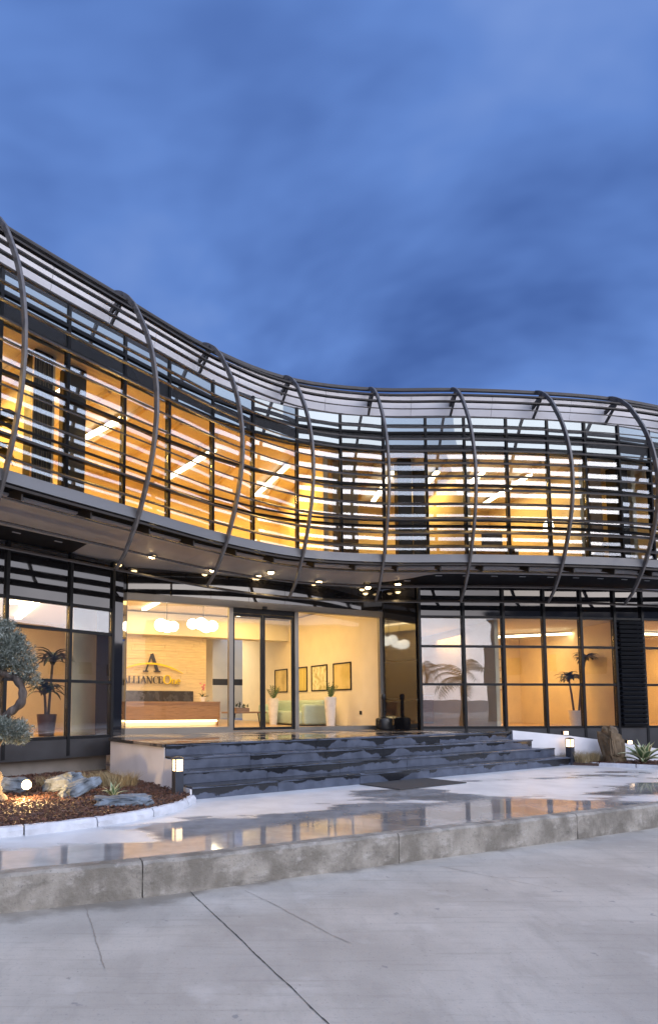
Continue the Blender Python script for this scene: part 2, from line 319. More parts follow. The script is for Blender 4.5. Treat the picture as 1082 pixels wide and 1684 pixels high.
# ------------------------------------------------------------------ mesh helpers
WO = {}                                             # world origin of every object
class MB:
    def __init__(s): s.v = []; s.f = []
    def add(s, vs, fs):
        o = len(s.v); s.v += [tuple(p) for p in vs]; s.f += [tuple(i + o for i in q) for q in fs]; return s
    def box(s, cx, cy_, cz, sx, sy, sz, rz=0.0):
        ca, sa = math.cos(rz), math.sin(rz); vs = []
        for dz in (-.5, .5):
            for dx, dy in ((-.5, -.5), (.5, -.5), (.5, .5), (-.5, .5)):
                x, y = dx * sx, dy * sy
                vs.append((cx + x * ca - y * sa, cy_ + x * sa + y * ca, cz + dz * sz))
        return s.add(vs, [(3, 2, 1, 0), (4, 5, 6, 7), (0, 1, 5, 4), (1, 2, 6, 5), (2, 3, 7, 6), (3, 0, 4, 7)])
    def hexa(s, b4, t4):
        return s.add(list(b4) + list(t4), [(3, 2, 1, 0), (4, 5, 6, 7), (0, 1, 5, 4), (1, 2, 6, 5), (2, 3, 7, 6), (3, 0, 4, 7)])
    def beam(s, p, q, w, h, up=(0, 0, 1)):          # rectangular bar from p to q
        p, q = Vector(p), Vector(q); d = (q - p).normalized(); u = Vector(up)
        a = d.cross(u)
        if a.length < 1e-4: a = d.cross(Vector((1, 0, 0)))
        a.normalize(); b_ = a.cross(d).normalized()
        r = lambda o: [o + a * (i * w / 2) + b_ * (j * h / 2) for i, j in ((-1, -1), (1, -1), (1, 1), (-1, 1))]
        vs = r(p) + r(q)
        return s.add(vs, [(3, 2, 1, 0), (4, 5, 6, 7), (0, 1, 5, 4), (1, 2, 6, 5), (2, 3, 7, 6), (3, 0, 4, 7)])
    def tube(s, pts, rad, n=8, cap=True):
        pts = [Vector(p) for p in pts]; rad = rad if isinstance(rad, (list, tuple)) else [rad] * len(pts)
        rings = []; a0 = None
        for i, p in enumerate(pts):
            d = (pts[min(i + 1, len(pts) - 1)] - pts[max(i - 1, 0)]).normalized()
            if a0 is None:
                a0 = d.cross(Vector((0.31, 0.9, 0.2))); 
            a0 = (a0 - d * a0.dot(d)).normalized(); b_ = d.cross(a0)
            rings.append([p + (a0 * math.cos(2 * math.pi * k / n) + b_ * math.sin(2 * math.pi * k / n)) * rad[i] for k in range(n)])
        vs = [v for r in rings for v in r]; fs = []
        for i in range(len(pts) - 1):
            for k in range(n):
                fs.append((i * n + k, i * n + (k + 1) % n, (i + 1) * n + (k + 1) % n, (i + 1) * n + k))
        if cap: fs += [tuple(range(n - 1, -1, -1)), tuple((len(pts) - 1) * n + k for k in range(n))]
        return s.add(vs, fs)
    def lathe(s, c, prof, n=24):
        vs = []; fs = []
        for r, z in prof:
            for k in range(n):
                a = 2 * math.pi * k / n; vs.append((c[0] + r * math.cos(a), c[1] + r * math.sin(a), c[2] + z))
        for i in range(len(prof) - 1):
            for k in range(n):
                fs.append((i * n + k, i * n + (k + 1) % n, (i + 1) * n + (k + 1) % n, (i + 1) * n + k))
        fs += [tuple(range(n - 1, -1, -1)), tuple((len(prof) - 1) * n + k for k in range(n))]
        return s.add(vs, fs)
    def prism(s, poly, z0, z1):                     # vertical prism; z1 may be a list per vertex
        n = len(poly); z1l = z1 if isinstance(z1, (list, tuple)) else [z1] * n
        vs = [(p[0], p[1], z0) for p in poly] + [(p[0], p[1], z) for p, z in zip(poly, z1l)]
        return s.add(vs, [tuple(range(n - 1, -1, -1)), tuple(range(n, 2 * n))] + [(i, (i + 1) % n, n + (i + 1) % n, n + i) for i in range(n)])
    def build(s, name, mat, parent=None, smooth=False, bevel=0.0):
        o = mesh_obj(name, s.v, s.f, mat, parent)
        if smooth:
            o.data.polygons.foreach_set('use_smooth', [True] * len(o.data.polygons))
            try: o.data.set_sharp_from_angle(angle=R(40))
            except Exception: pass
        if bevel:
            mo = o.modifiers.new('bevel', 'BEVEL'); mo.width = bevel; mo.segments = 2; mo.limit_method = 'ANGLE'
        return o
def mesh_obj(name, v, f, mat, parent=None):
    a = np.array([tuple(p) for p in v], dtype=float)
    lo, hi = a.min(0), a.max(0); c = np.array([(lo[0] + hi[0]) / 2, (lo[1] + hi[1]) / 2, lo[2]])
    me = bpy.data.meshes.new(name); me.from_pydata((a - c).tolist(), [], f); me.update()
    o = bpy.data.objects.new(name, me); col.objects.link(o)
    me.materials.append(MATS[mat] if isinstance(mat, str) else mat)
    WO[o] = Vector(c)
    if parent is not None:
        o.parent = parent; o.location = Vector(c) - WO[parent]
    else: o.location = c
    return o
def tag(o, label=None, cat=None, group=None, kind=None):
    if label: o['label'] = label
    if cat: o['category'] = cat
    if group: o['group'] = group
    if kind: o['kind'] = kind
    return o
def thing(name, label, cat, loc, group=None):
    o = bpy.data.objects.new(name, None); col.objects.link(o); o.location = loc; o.empty_display_size = 0.2
    WO[o] = Vector(loc); return tag(o, label, cat, group)
def lamp(kind, loc, energy, color, parent=None, **kw):
    l = bpy.data.lights.new('light_source', kind); l.energy = energy; l.color = color
    rot = kw.pop('rot', None)
    for k, v in kw.items(): setattr(l, k, v)
    o = bpy.data.objects.new('light_source', l); col.objects.link(o)
    if parent is not None: o.parent = parent; o.location = Vector(loc) - WO[parent]
    else: o.location = loc
    if rot is not None: o.rotation_euler = rot
    return o

# ------------------------------------------------------------------ plan of the curved upper storey
CP = np.array([(-7.6, 2.6), (-6.3, 4.55), (-4.9, 6.45), (-3.37, 8.36), (-1.78, 10.12), (-0.32, 11.68), (1.28, 12.83), (3.11, 13.28), (5.03, 13.30), (7.17, 13.45), (9.20, 13.75), (11.2, 14.35), (13.1, 15.2), (14.9, 16.3)])
RIB_I = [2, 3, 4, 5, 6, 7, 8, 9, 10, 11, 12]
def catmull(P, n=24):
    out = []; marks = [0]
    for i in range(len(P) - 1):
        p0 = P[i - 1] if i else 2 * P[0] - P[1]; p1, p2 = P[i], P[i + 1]; p3 = P[i + 2] if i + 2 < len(P) else 2 * P[-1] - P[-2]
        for k in range(n):
            u = k / n
            out.append(0.5 * ((2 * p1) + (p2 - p0) * u + (2 * p0 - 5 * p1 + 4 * p2 - p3) * u * u + (3 * p1 - p0 - 3 * p2 + p3) * u ** 3))
        marks.append(len(out))
    out.append(P[-1]); return np.array(out), marks
CV, marks = catmull(CP)
S = np.r_[0, np.cumsum(np.linalg.norm(np.diff(CV, axis=0), axis=1))]
TG = np.gradient(CV, axis=0); TG /= np.linalg.norm(TG, axis=1)[:, None]
# smooth the heading a little so that offsets stay even
for _ in range(3):
    k = np.ones(13) / 13; TG = np.c_[np.convolve(np.pad(TG[:, 0], 6, 'edge'), k, 'valid'), np.convolve(np.pad(TG[:, 1], 6, 'edge'), k, 'valid')]
    TG /= np.linalg.norm(TG, axis=1)[:, None]
def at(s, n=0.0, z=0.0):
    x, y = np.interp(s, S, CV[:, 0]), np.interp(s, S, CV[:, 1]); tx, ty = np.interp(s, S, TG[:, 0]), np.interp(s, S, TG[:, 1])
    l = math.hypot(tx, ty); tx /= l; ty /= l
    return Vector((x + ty * n, y - tx * n, z))
def heading(s): return math.atan2(np.interp(s, S, TG[:, 1]), np.interp(s, S, TG[:, 0]))
RS = [S[marks[i]] for i in RIB_I]                   # rib stations
S0, S1 = S[marks[1]], S[marks[12]]
PZ = np.array([4.02, 4.12, 4.30, 4.60, 4.90, 5.30, 5.70, 6.10, 6.50, 6.90, 7.30, 7.70, 8.10, 8.40, 8.70, 8.95, 9.12, 9.20])
PN = np.array([-.60, -.46, -.32, -.13, 0.03, 0.20, 0.33, 0.42, 0.46, 0.45, 0.39, 0.29, 0.13, -.03, -.20, -.41, -.62, -.78])
def prof(z): return float(np.interp(z, PZ, PN))
def sweep(prof_pts, s0, s1, step=0.35, closed=True):
    """sweep a closed (n, z) section along the plan curve"""
    n = max(2, int((s1 - s0) / step) + 1); ss = np.linspace(s0, s1, n); m = len(prof_pts); mb = MB()
    vs = [at(s, pn, pz) for s in ss for pn, pz in prof_pts]; fs = []
    for i in range(n - 1):
        for k in range(m if closed else m - 1):
            fs.append((i * m + k, i * m + (k + 1) % m, (i + 1) * m + (k + 1) % m, (i + 1) * m + k))
    if closed: fs += [tuple(range(m)), tuple((n - 1) * m + k for k in range(m - 1, -1, -1))]
    mb.add(vs, fs); return mb

# ------------------------------------------------------------------ ground, road, forecourt
ZF, ZT = 0.30, 1.03                                 # forecourt and terrace levels
KTOP = np.array([(-9.5, 2.9), (-6.2, 3.55), (-3.9, 4.22), (-1.92, 4.94), (-0.53, 5.48), (0.84, 6.12), (2.75, 6.98), (5.53, 8.30), (9.0, 10.1), (14.0, 13.0), (22.0, 17.8)])
KC, _ = catmull(KTOP, 10)
gm = MB().add([(-400, -400, -0.012), (400, -400, -0.012), (400, 400, -0.012), (-400, 400, -0.012)], [(0, 1, 2, 3)])
tag(gm.build('ground', 'ground_far'), kind='structure')
road = tag(MB().add([(-60, -45, 0), (60, -45, 0), (60, 40, 0), (-60, 40, 0)], [(0, 1, 2, 3)]).build('road', 'road_concrete'), kind='structure')
# joints sawn or cracked in the road concrete: thin dark fillings with a ragged edge
def joint(p, q, w, name, mat, n=60, wob=0.006):
    p, q = Vector(p), Vector(q); d = (q - p).normalized(); a = Vector((-d.y, d.x)); vs = []; fs = []; o = 0
    for i in range(n + 1):
        u = i / n; o += random.uniform(-wob, wob); o *= 0.9
        ww = w * random.uniform(0.5, 1.3) / 2; c_ = p.lerp(q, u) + a * o
        vs += [(c_.x - a.x * ww, c_.y - a.y * ww, 0.004), (c_.x + a.x * ww, c_.y + a.y * ww, 0.004)]
        if i: fs.append((2 * i - 2, 2 * i, 2 * i + 1, 2 * i - 1))
    return mesh_obj(name, vs, fs, mat, road)
simple('joint_dark', (0.035, 0.033, 0.03), 0.9)
simple('rust_line', (0.30, 0.25, 0.20), 0.9)
joint((-0.47, 5.52), (1.3, 1.2), 0.0075, 'road_joint', 'joint_dark', 140, 0.0022)
joint((-1.30, 5.15), (-0.85, 3.95), 0.006, 'hairline_crack', 'rust_line', 40)
joint((0.02, 5.55), (0.75, 4.35), 0.006, 'hairline_crack', 'rust_line', 40)
joint((2.0, 6.35), (2.75, 5.6), 0.006, 'hairline_crack', 'rust_line', 30)

# forecourt slab: kerb line to behind the beds
off_in = lambda d: [(KC[i][0] + d * -math.sin(a), KC[i][1] + d * math.cos(a)) for i, a in enumerate(np.arctan2(np.gradient(KC[:, 1]), np.gradient(KC[:, 0])))]
inner = off_in(0.15)
fc = MB(); poly = inner + [(30, 40), (-30, 40), (-30, 3)]
fc.prism(poly, 0.0, ZF)
forecourt = tag(fc.build('forecourt', 'forecourt_wet'), kind='structure')
outer = off_in(0.0)
# cast kerb in lengths with open joints
arc = np.r_[0, np.cumsum(np.linalg.norm(np.diff(KC, axis=0), axis=1))]
def kpt(line, s): return (float(np.interp(s, arc, [p[0] for p in line])), float(np.interp(s, arc, [p[1] for p in line])))
sj = np.interp(-0.86, KC[:, 0], arc); sk = np.interp(1.62, KC[:, 0], arc); ln = sk - sj
starts = [sj + ln * i for i in range(-3, 6)]
for a in starts:
    n = 26; mb = MB(); ring = []
    for i in range(n + 1):
        s = a + 0.006 + (ln - 0.012) * i / n
        o = kpt(outer, s); q = kpt(inner, s); j = lambda k: random.uniform(-k, k)
        edge = j(0.007)
        ring.append([(o[0] + j(.004), o[1] + j(.004), -0.005), (o[0] + j(.004), o[1] + j(.004), 0.15 + j(.01)), (o[0] + j(.004), o[1] + edge, ZF - 0.022 + j(.007)), (o[0] - 0.008, o[1] + 0.018 + edge, ZF + 0.003 + j(.004)), (q[0], q[1], ZF + 0.004), (q[0], q[1], -0.005)])
    m6 = 6; vs = [v for r in ring for v in r]; fs = []
    for i in range(n):
        for k in range(m6): fs.append((i * m6 + k, (i + 1) * m6 + k, (i + 1) * m6 + (k + 1) % m6, i * m6 + (k + 1) % m6))
    fs += [tuple(range(m6)), tuple(n * m6 + k for k in range(m6 - 1, -1, -1))]
    mb.add(vs, fs).build('kerb_stone', 'kerb_concrete', forecourt)

# ------------------------------------------------------------------ the building
B = thing('office_building', 'two-storey curved glass office building wrapped in steel ribs and horizontal louvres, lit from within', 'building', (1.0, 16.0, 0.0))
# --- upper storey shell
GN = -0.85                                          # glass line, measured from the beam line
for i, s in enumerate(RS):                          # curved ribs
    mb = MB(); hw, dp = 0.025, 0.046; vs = []; fs = []; zz = np.concatenate([np.linspace(4.02, 8.7, 22), np.linspace(8.8, 9.2, 8)])
    tdir = Vector((math.cos(heading(s)), math.sin(heading(s)), 0))
    pts = [(prof(z), z) for z in zz]
    for k, (pn, pz) in enumerate(pts):
        a_, b_ = pts[max(k - 1, 0)], pts[min(k + 1, len(pts) - 1)]
        dn, dz = b_[0] - a_[0], b_[1] - a_[1]; l = math.hypot(dn, dz); nn, nz = dz / l, -dn / l
        tap = 1.0 if k > 2 else 0.55 + 0.15 * k
        for u, w_ in ((-1, 1), (1, 1), (1, -1), (-1, -1)):
            vs.append(at(s, pn + nn * dp * w_ * tap, pz + nz * dp * w_ * tap) + tdir * hw * u)
        if k:
            o = 4 * (k - 1)
            for q in range(4): fs.append((o + q, o + (q + 1) % 4, o + 4 + (q + 1) % 4, o + 4 + q))
    n4 = 4 * (len(pts) - 1); fs += [(3, 2, 1, 0), (n4, n4 + 1, n4 + 2, n4 + 3)]
    rib = mb.add(vs, fs).build('rib', 'rib_paint', B, bevel=0.008)
    arm = MB(); arm.beam(at(s, -0.50, 9.02), at(s, -0.98, 8.86), 0.05, 0.09); arm.beam(at(s, -0.52, 8.98), at(s, -0.92, 8.60), 0.04, 0.06)
    arm.build('bracket_arm', 'steel', rib)
# louvre blades: tilted, outer edge low
zl = []; z = 5.10
while z < 9.05:
    zl.append(z); dz = 0.012; l = 0; zz = z
    while l < 0.300:
        l += math.hypot(dz, prof(zz + dz) - prof(zz)); zz += dz
    z = zz
for z in zl + [4.00, 4.30, 4.60]:
    t_, w_, th = R(28), 0.225, 0.026
    if z < 4.9: t_, w_, th = R(24), 0.19, 0.02
    if z > 8.6: t_, w_, th = R(10), 0.10, 0.035
    n0 = prof(z) - 0.03; ca, sa = math.cos(t_), math.sin(t_)
    # section corners: outer end low
    o = (n0, z); i_ = (n0 - w_ * ca, z + w_ * sa)
    sec = [(o[0], o[1] - th / 2), (o[0], o[1] + th / 2), (i_[0], i_[1] + th / 2), (i_[0], i_[1] - th / 2)]
    sweep(sec, S0, S1, 0.3).build('louver', 'louver', B)
sweep([(-0.74, 9.15), (-0.73, 9.21), (-0.82, 9.22), (-0.83, 9.16)], S0, S1).build('top_rail', 'steel', B)
# edge beam: channel with flanges, and the dark rail under it
sweep([(-0.03, 4.80), (-0.03, 4.98), (-0.17, 4.98), (-0.17, 4.965), (-0.05, 4.965), (-0.05, 4.815), (-0.17, 4.815), (-0.17, 4.80)], S0, S1).build('edge_beam', 'beam_grey', B)
sweep([(-0.06, 4.74), (-0.06, 4.78), (-0.12, 4.78), (-0.12, 4.74)], S0, S1).build('lower_rail', 'louver', B)
# walkway grating bars behind the beam
mb = MB()
for k in range(5): 
    n0 = -0.22 - k * 0.12; mb2 = sweep([(n0, 4.88), (n0, 4.95), (n0 - 0.015, 4.95), (n0 - 0.015, 4.88)], S0, S1, 0.5); mb.add(mb2.v, mb2.f)
tag(mb.build('walkway_grating', 'steel', B), kind='stuff')
for i in range(len(RS) - 1):
    a, b_ = RS[i] + 0.004, RS[i + 1] - 0.004
    for u in (0.0, 0.5):                            # triangular outrigger fins under the walkway
        s = a + (b_ - a) * u + 0.35; td = Vector((math.cos(heading(s)), math.sin(heading(s)), 0)) * 0.014
        p = [at(s, -0.13, 4.79), at(s, -0.62, 4.86), at(s, -0.62, 4.80), at(s, -0.13, 4.62)]
        MB().add([q - td for q in p] + [q + td for q in p], [(3, 2, 1, 0), (4, 5, 6, 7), (0, 1, 5, 4), (1, 2, 6, 5), (2, 3, 7, 6), (3, 0, 4, 7)]).build('outrigger_fin', 'louver', B)
# white eaves panels behind the upper louvres, in bays
for i in range(len(RS) - 1):
    a, b_ = RS[i], RS[i + 1]; mid = (a + b_) / 2
    for u, v in ((a, mid), (mid, b_)):
        sweep([(-0.98, 8.62), (-0.84, 9.13), (-0.95, 9.13), (-1.08, 8.62)], u + 0.004, v - 0.004, 0.25).build('eaves_panel', 'panel_white', B)
sweep([(-0.93, 8.55), (-0.93, 8.617), (-1.10, 8.617), (-1.10, 8.55)], S0, S1).build('eaves_trim', 'steel', B)
sweep([(-0.90, 9.10), (-0.90, 9.16), (-7.5, 9.16), (-7.5, 9.10)], S0, S1, 0.8).build('roof', 'roof_grey', B)
# floors and ceilings of the upper storey
sweep([(-0.72, 4.88), (-0.72, 4.96), (-7.0, 4.96), (-7.0, 4.88)], S0, S1, 0.6).build('floor_slab', 'wood_floor', B)
sweep([(-1.0, 7.72), (-1.0, 8.05), (-7.0, 8.05), (-7.0, 7.72)], S0, S1, 0.6).build('ceiling', 'ceil_white', B)
UB = -5.2
sweep([(UB, 4.96), (UB, 7.72), (UB - 0.15, 7.72), (UB - 0.15, 4.96)], S0, S1, 0.6).build('back_wall', 'wall_amber', B)
# glazing: panes, mullions, transoms; two panes per bay
MS = []
for i in range(len(RS) - 1):
    MS += [RS[i] + 0.30, (RS[i] + RS[i + 1]) / 2 + 0.30]
MS.append(RS[-1] + 0.30); MS = [m_ for m_ in MS if S0 < m_ < S1]
TRZ = [4.96, 5.86, 6.86, 7.72, 8.14, 8.56]
for j, s in enumerate(MS):
    hd = heading(s); p = at(s, GN - 0.02, 0)
    MB().box(p.x, p.y, (4.96 + 8.56) / 2, 0.055, 0.12, 3.60, hd).build('mullion', 'frame_black', B)
for j in range(len(MS) - 1):
    a, b_ = at(MS[j], GN), at(MS[j + 1], GN); d = (b_ - a); L_ = d.length; hd = math.atan2(d.y, d.x); mdp = (a + b_) / 2
    for k in range(len(TRZ) - 1):
        z0, z1 = TRZ[k], TRZ[k + 1]
        pane = MB(); w_, h_ = L_ - 0.06, z1 - z0 - 0.05
        pane.add([(x, y, zz) for zz in (-h_ / 2, h_ / 2) for x, y in ((-w_ / 2, -.005), (w_ / 2, -.005), (w_ / 2, .005), (-w_ / 2, .005))], [(3, 2, 1, 0), (4, 5, 6, 7), (0, 1, 5, 4), (1, 2, 6, 5), (2, 3, 7, 6), (3, 0, 4, 7)])
        if k < 3: po = pane.build('pane', 'glass_upper', B)
        else: po = pane.build('spandrel_panel', 'spandrel_glass', B)
        po.location = Vector((mdp.x, mdp.y, (z0 + z1) / 2 - h_ / 2)) - WO[B]; WO[po] = po.location + WO[B]
        # every pane sits a touch out of true, as the broken reflections show
        po.rotation_euler = (R(random.uniform(-0.5, 0.5)), 0, hd + R(random.uniform(-0.5, 0.5)))
    for z in TRZ[:5]:
        dd = d.normalized() * 0.03
        MB().beam(Vector((a.x, a.y, z)) + dd, Vector((b_.x, b_.y, z)) - dd, 0.09, 0.05).build('transom', 'frame_black', B)
# guard rail tube on the walkway
mb = MB(); mb.tube([at(s, GN + 0.22, 5.93) for s in np.linspace(S0, S1, 70)], 0.024, 6); mb.build('handrail', 'steel', B, smooth=True)

# --- upper rooms: cross walls, columns, curtains
def cross_wall(s, n0, n1, z0, z1, mat, name='partition', th=0.12):
    a, b_ = at(s, n0), at(s, n1); MB().beam((a.x, a.y, (z0 + z1) / 2), (b_.x, b_.y, (z0 + z1) / 2), th, z1 - z0).build(name, mat, B)
for idx, u in ((0, 0.0), (1, 0.6), (4, 0.55), (6, 0.25), (7, 0.75), (8, 0.6), (9, 0.7)):
    s = RS[idx] + u * (RS[idx + 1] - RS[idx]); cross_wall(s, -1.25, UB + 0.005, 4.962, 7.718, 'wall_amber')
cross_wall(S0 + 0.05, -0.9, UB, 4.97, 8.0, 'wall_amber'); cross_wall(S1 - 0.05, -0.9, UB, 4.97, 8.0, 'wall_amber')
for idx, u, dn, mt in ((1, 0.52, -1.35, 'dark_col'), (1, 0.80, -1.35, 'dark_col'), (4, 0.78, -1.6, 'wood_brown'), (5, 0.46, -1.5, 'dark_col'), (5, 0.75, -2.2, 'dark_col'), (7, 0.96, -1.4, 'wood_brown'), (8, 0.4, -1.4, 'dark_col')):
    s = RS[idx] + u * (RS[idx + 1] - RS[idx]); p = at(s, dn); MB().box(p.x, p.y, (4.965 + 7.715) / 2, 0.34, 0.34, 2.75, heading(s)).build('column', mt, B)
for q in np.arange(S0 + 0.7, S1 - 0.5, 0.85):      # slim timber beams under the upstairs ceiling
    a, b_ = at(q, -1.35), at(q + 0.25, -5.1); MB().beam((a.x, a.y, 7.66), (b_.x, b_.y, 7.66), 0.07, 0.11).build('ceiling_beam', 'wood_slat', B)
# curtains: pleated sheets just inside the glass
def curtain(s0, s1, n0, label):
    vs = []; fs = []; n = 60
    for i in range(n + 1):
        s = s0 + (s1 - s0) * i / n; nn = n0 + 0.045 * math.sin(i * 1.35) 
        vs += [at(s, nn, 4.98), at(s, nn, 7.66)]
        if i: fs.append((2 * i - 2, 2 * i, 2 * i + 1, 2 * i - 1))
    o = mesh_obj('curtain', vs, fs, 'curtain'); o.data.polygons.foreach_set('use_smooth', [True] * n)
    so_ = o.modifiers.new('thick', 'SOLIDIFY'); so_.thickness = 0.006
    return tag(o, label, 'curtain', 'curtains behind the upper windows')
curtain(RS[1] + 1.05, RS[1] + 1.42, -1.22, 'gathered beige curtain beside the dark column, leftmost upstairs window')
curtain(RS[4] + 1.20, RS[4] + 1.75, -1.30, 'gathered beige curtain in the middle of the upper storey')

WARM = (1.0, 0.565, 0.105)
def strip_lamp(p, q, z, label, name='strip_lamp', w=0.12, cat='ceiling lamp', group='linear ceiling lamps', mat='tube', sus=0.0):
    p, q = Vector((p.x, p.y, z)), Vector((q.x, q.y, z))
    t_ = thing(name, label, cat, (p + q) / 2, group)
    MB().beam(p, q, w, 0.05).build('diffuser', mat, t_)
    MB().beam(p + Vector((0, 0, 0.04)), q + Vector((0, 0, 0.04)), w * 0.8, 0.03).build('housing', 'frame_black', t_)
    return t_
# ceiling lamps: visible tubes, and the light they give as area sources just under them
ROOMS = [(0, 0.45, 105), (1, 0.25, 105), (1, 0.85, 100), (2, 0.5, 135), (3, 0.5, 135), (4, 0.25, 120), (5, 0.4, 34), (6, 0.0, 40), (6, 0.6, 50), (7, 0.25, 42), (8, 0.1, 10), (9, 0.1, 8)]
where = ['far left end of the upper storey', 'left plant room upstairs', 'right of the dark columns upstairs', 'third bay of the upper storey', 'fourth bay of the upper storey', 'fifth bay by the curtain upstairs', 'sixth bay beside the brown wall upstairs', 'seventh bay upstairs', 'seventh bay over the dark furniture upstairs', 'eighth bay by the glowing lamp upstairs', 'dim brown room upstairs', 'dim room at the right end upstairs']
for (idx, u, e_), wh in zip(ROOMS, where):
    s = RS[idx] + u * (RS[idx + 1] - RS[idx]); a, b_ = at(s, -1.9), at(s, -4.2)
    if e_ > 20: t_ = strip_lamp(a, b_, 7.60, 'long white strip lamp under the ceiling, ' + wh)
    else: t_ = strip_lamp(at(s, -3.6), at(s, -4.2), 7.60, 'short white strip lamp under the ceiling, ' + wh)
    d = b_ - a
    lamp('AREA', ((a.x + b_.x) / 2, (a.y + b_.y) / 2, 7.55), e_, WARM, t_, shape='RECTANGLE', size=2.3, size_y=0.3, rot=(0, 0, math.atan2(d.y, d.x)))

# --- ground floor
def wall_z(p, q, z0, z1, th, name, mat, parent=B):
    return MB().beam((p[0], p[1], (z0 + z1) / 2), (q[0], q[1], (z0 + z1) / 2), th, z1 - z0).build(name, mat, parent)
LG = [(-7.3, 7.1), (-6.2, 8.27), (-5.1, 9.44), (-4.12, 10.48), (-3.27, 11.38), (-2.62, 12.07)]      # left glazing line
DA, DB = Vector((-2.45, 12.72, 0)), Vector((3.52, 15.42, 0))     # entrance line
RG = [(4.20, 14.45), (5.27, 14.52), (6.25, 14.58), (7.27, 14.66), (8.22, 14.76), (9.10, 14.86), (9.85, 14.97), (10.9, 15.12), (12.0, 15.3), (13.1, 15.5)]
ZC = 4.50                                           # soffit level
def glaze(line, zs, zbase, mats, closed_last=True, skip=()):
    for i, p in enumerate(line):
        q = line[min(i + 1, len(line) - 1)]; o = line[max(i - 1, 0)]; hd = math.atan2(q[1] - o[1], q[0] - o[0])
        MB().box(p[0], p[1], (zbase + ZC) / 2, 0.06, 0.13, ZC - zbase, hd).build('mullion', 'frame_black', B)
    for i in range(len(line) - 1):
        a, b_ = Vector((*line[i], 0)), Vector((*line[i + 1], 0)); d = b_ - a; L_ = d.length; hd = math.atan2(d.y, d.x); md = (a + b_) / 2; dd = d.normalized() * 0.033
        for k in range(len(zs) - 1):
            z0, z1 = zs[k], zs[k + 1]; w_, h_ = L_ - 0.065, z1 - z0 - 0.05; mt = mats[k]
            if i in skip and k < len(zs) - 2: mt = 'black_glass'
            pane = MB().add([(x, y, zz) for zz in (-h_ / 2, h_ / 2) for x, y in ((-w_ / 2, -.006), (w_ / 2, -.006), (w_ / 2, .006), (-w_ / 2, .006))], [(3, 2, 1, 0), (4, 5, 6, 7), (0, 1, 5, 4), (1, 2, 6, 5), (2, 3, 7, 6), (3, 0, 4, 7)])
            po = pane.build('pane' if mt != 'black_glass' else 'fascia_panel', mt, B)
            po.location = Vector((md.x, md.y, (z0 + z1) / 2 - h_ / 2)) - WO[B]
            po.rotation_euler = (R(random.uniform(-0.35, 0.35)), 0, hd + R(random.uniform(-0.35, 0.35)))
        for z in zs[:-1]:
            MB().beam(Vector((a.x, a.y, z)) + dd, Vector((b_.x, b_.y, z)) - dd, 0.10, 0.055).build('transom', 'frame_black', B)
GM = ['glass_ground'] * 3 + ['black_glass']
glaze(LG, [1.03, 2.08, 3.03, 3.52, ZC], 0.70, ['glass_ground', 'glass_ground', 'glass_ground', 'black_glass'])
glaze(RG, [1.10, 2.12, 3.03, 3.74, ZC], 0.40, ['glass_ground', 'glass_ground', 'glass_ground', 'black_glass'], skip=(5,))
for i in range(len(LG) - 1): wall_z(LG[i], LG[i + 1], 0.66, 1.00, 0.10, 'base_panel', 'base_dark')
for i in range(len(RG) - 1): wall_z(RG[i], RG[i + 1], 0.30, 1.07, 0.10, 'base_panel', 'base_dark')
wall_z((-7.5, 7.2), (-2.75, 12.25), 0.2, 0.66, 0.08, 'plinth_wall', 'plinth_grey')
# black corner pier between the left glazing and the entrance
MB().prism([(-2.60, 12.10), (-2.44, 12.28), (-2.44, 12.70), (-2.95, 12.70), (-2.95, 12.2)], 0.7, ZC).build('corner_pier', 'black_glass', B)
# entrance front: fascia, frame, fixed lights, sliding doors
ed = (DB - DA); EL = ed.length; en = ed.normalized(); ei = Vector((-en.y, en.x, 0)); EH = math.atan2(en.y, en.x)
def E(u, v=0.0, z=0.0): p = DA + en * u + ei * v; return Vector((p.x, p.y, z))     # u along the front, v into the lobby
ZD0, ZD1 = ZT + 0.005, 3.90
for i in range(7):                                  # polished black fascia panels over the doors
    u0, u1 = EL * i / 7, EL * (i + 1) / 7
    MB().beam(E(u0 + 0.004, -0.02, (ZD1 + 0.10 + 4.54) / 2), E(u1 - 0.004, -0.02, (ZD1 + 0.10 + 4.54) / 2), 0.08, 4.54 - ZD1 - 0.10).build('fascia_panel', 'black_glass', B)
MB().beam(E(-0.09, 0, ZD1 + 0.02), E(EL, 0, ZD1 + 0.02), 0.14, 0.15).build('door_head', 'door_alu', B)
MB().beam(E(-0.09, 0, ZD0 + 0.05), E(2.375, 0, ZD0 + 0.05), 0.12, 0.13).build('sill', 'door_alu', B)
MB().beam(E(4.065, 0, ZD0 + 0.04), E(EL, 0, ZD0 + 0.04), 0.12, 0.09).build('sill', 'door_alu', B)
MB().beam(E(2.375, 0, ZD0 + 0.01), E(4.065, 0, ZD0 + 0.01), 0.12, 0.03).build('threshold', 'door_alu', B)
for u in (-0.05, 2.375, 4.065, EL - 0.04):
    MB().beam(E(u, 0, ZD0), E(u, 0, ZD1), 0.09, 0.10, (en.x, en.y, 0)).build('jamb', 'door_alu', B)
def fixed(u0, u1, z0, z1, mt='glass_door'):
    MB().beam(E(u0, 0, (z0 + z1) / 2), E(u1, 0, (z0 + z1) / 2), 0.012, z1 - z0).build('pane', mt, B)
fixed(0.0, 2.325, ZD0 + 0.12, ZD1 - 0.06); fixed(4.12, EL - 0.10, ZD0 + 0.09, ZD1 - 0.06)
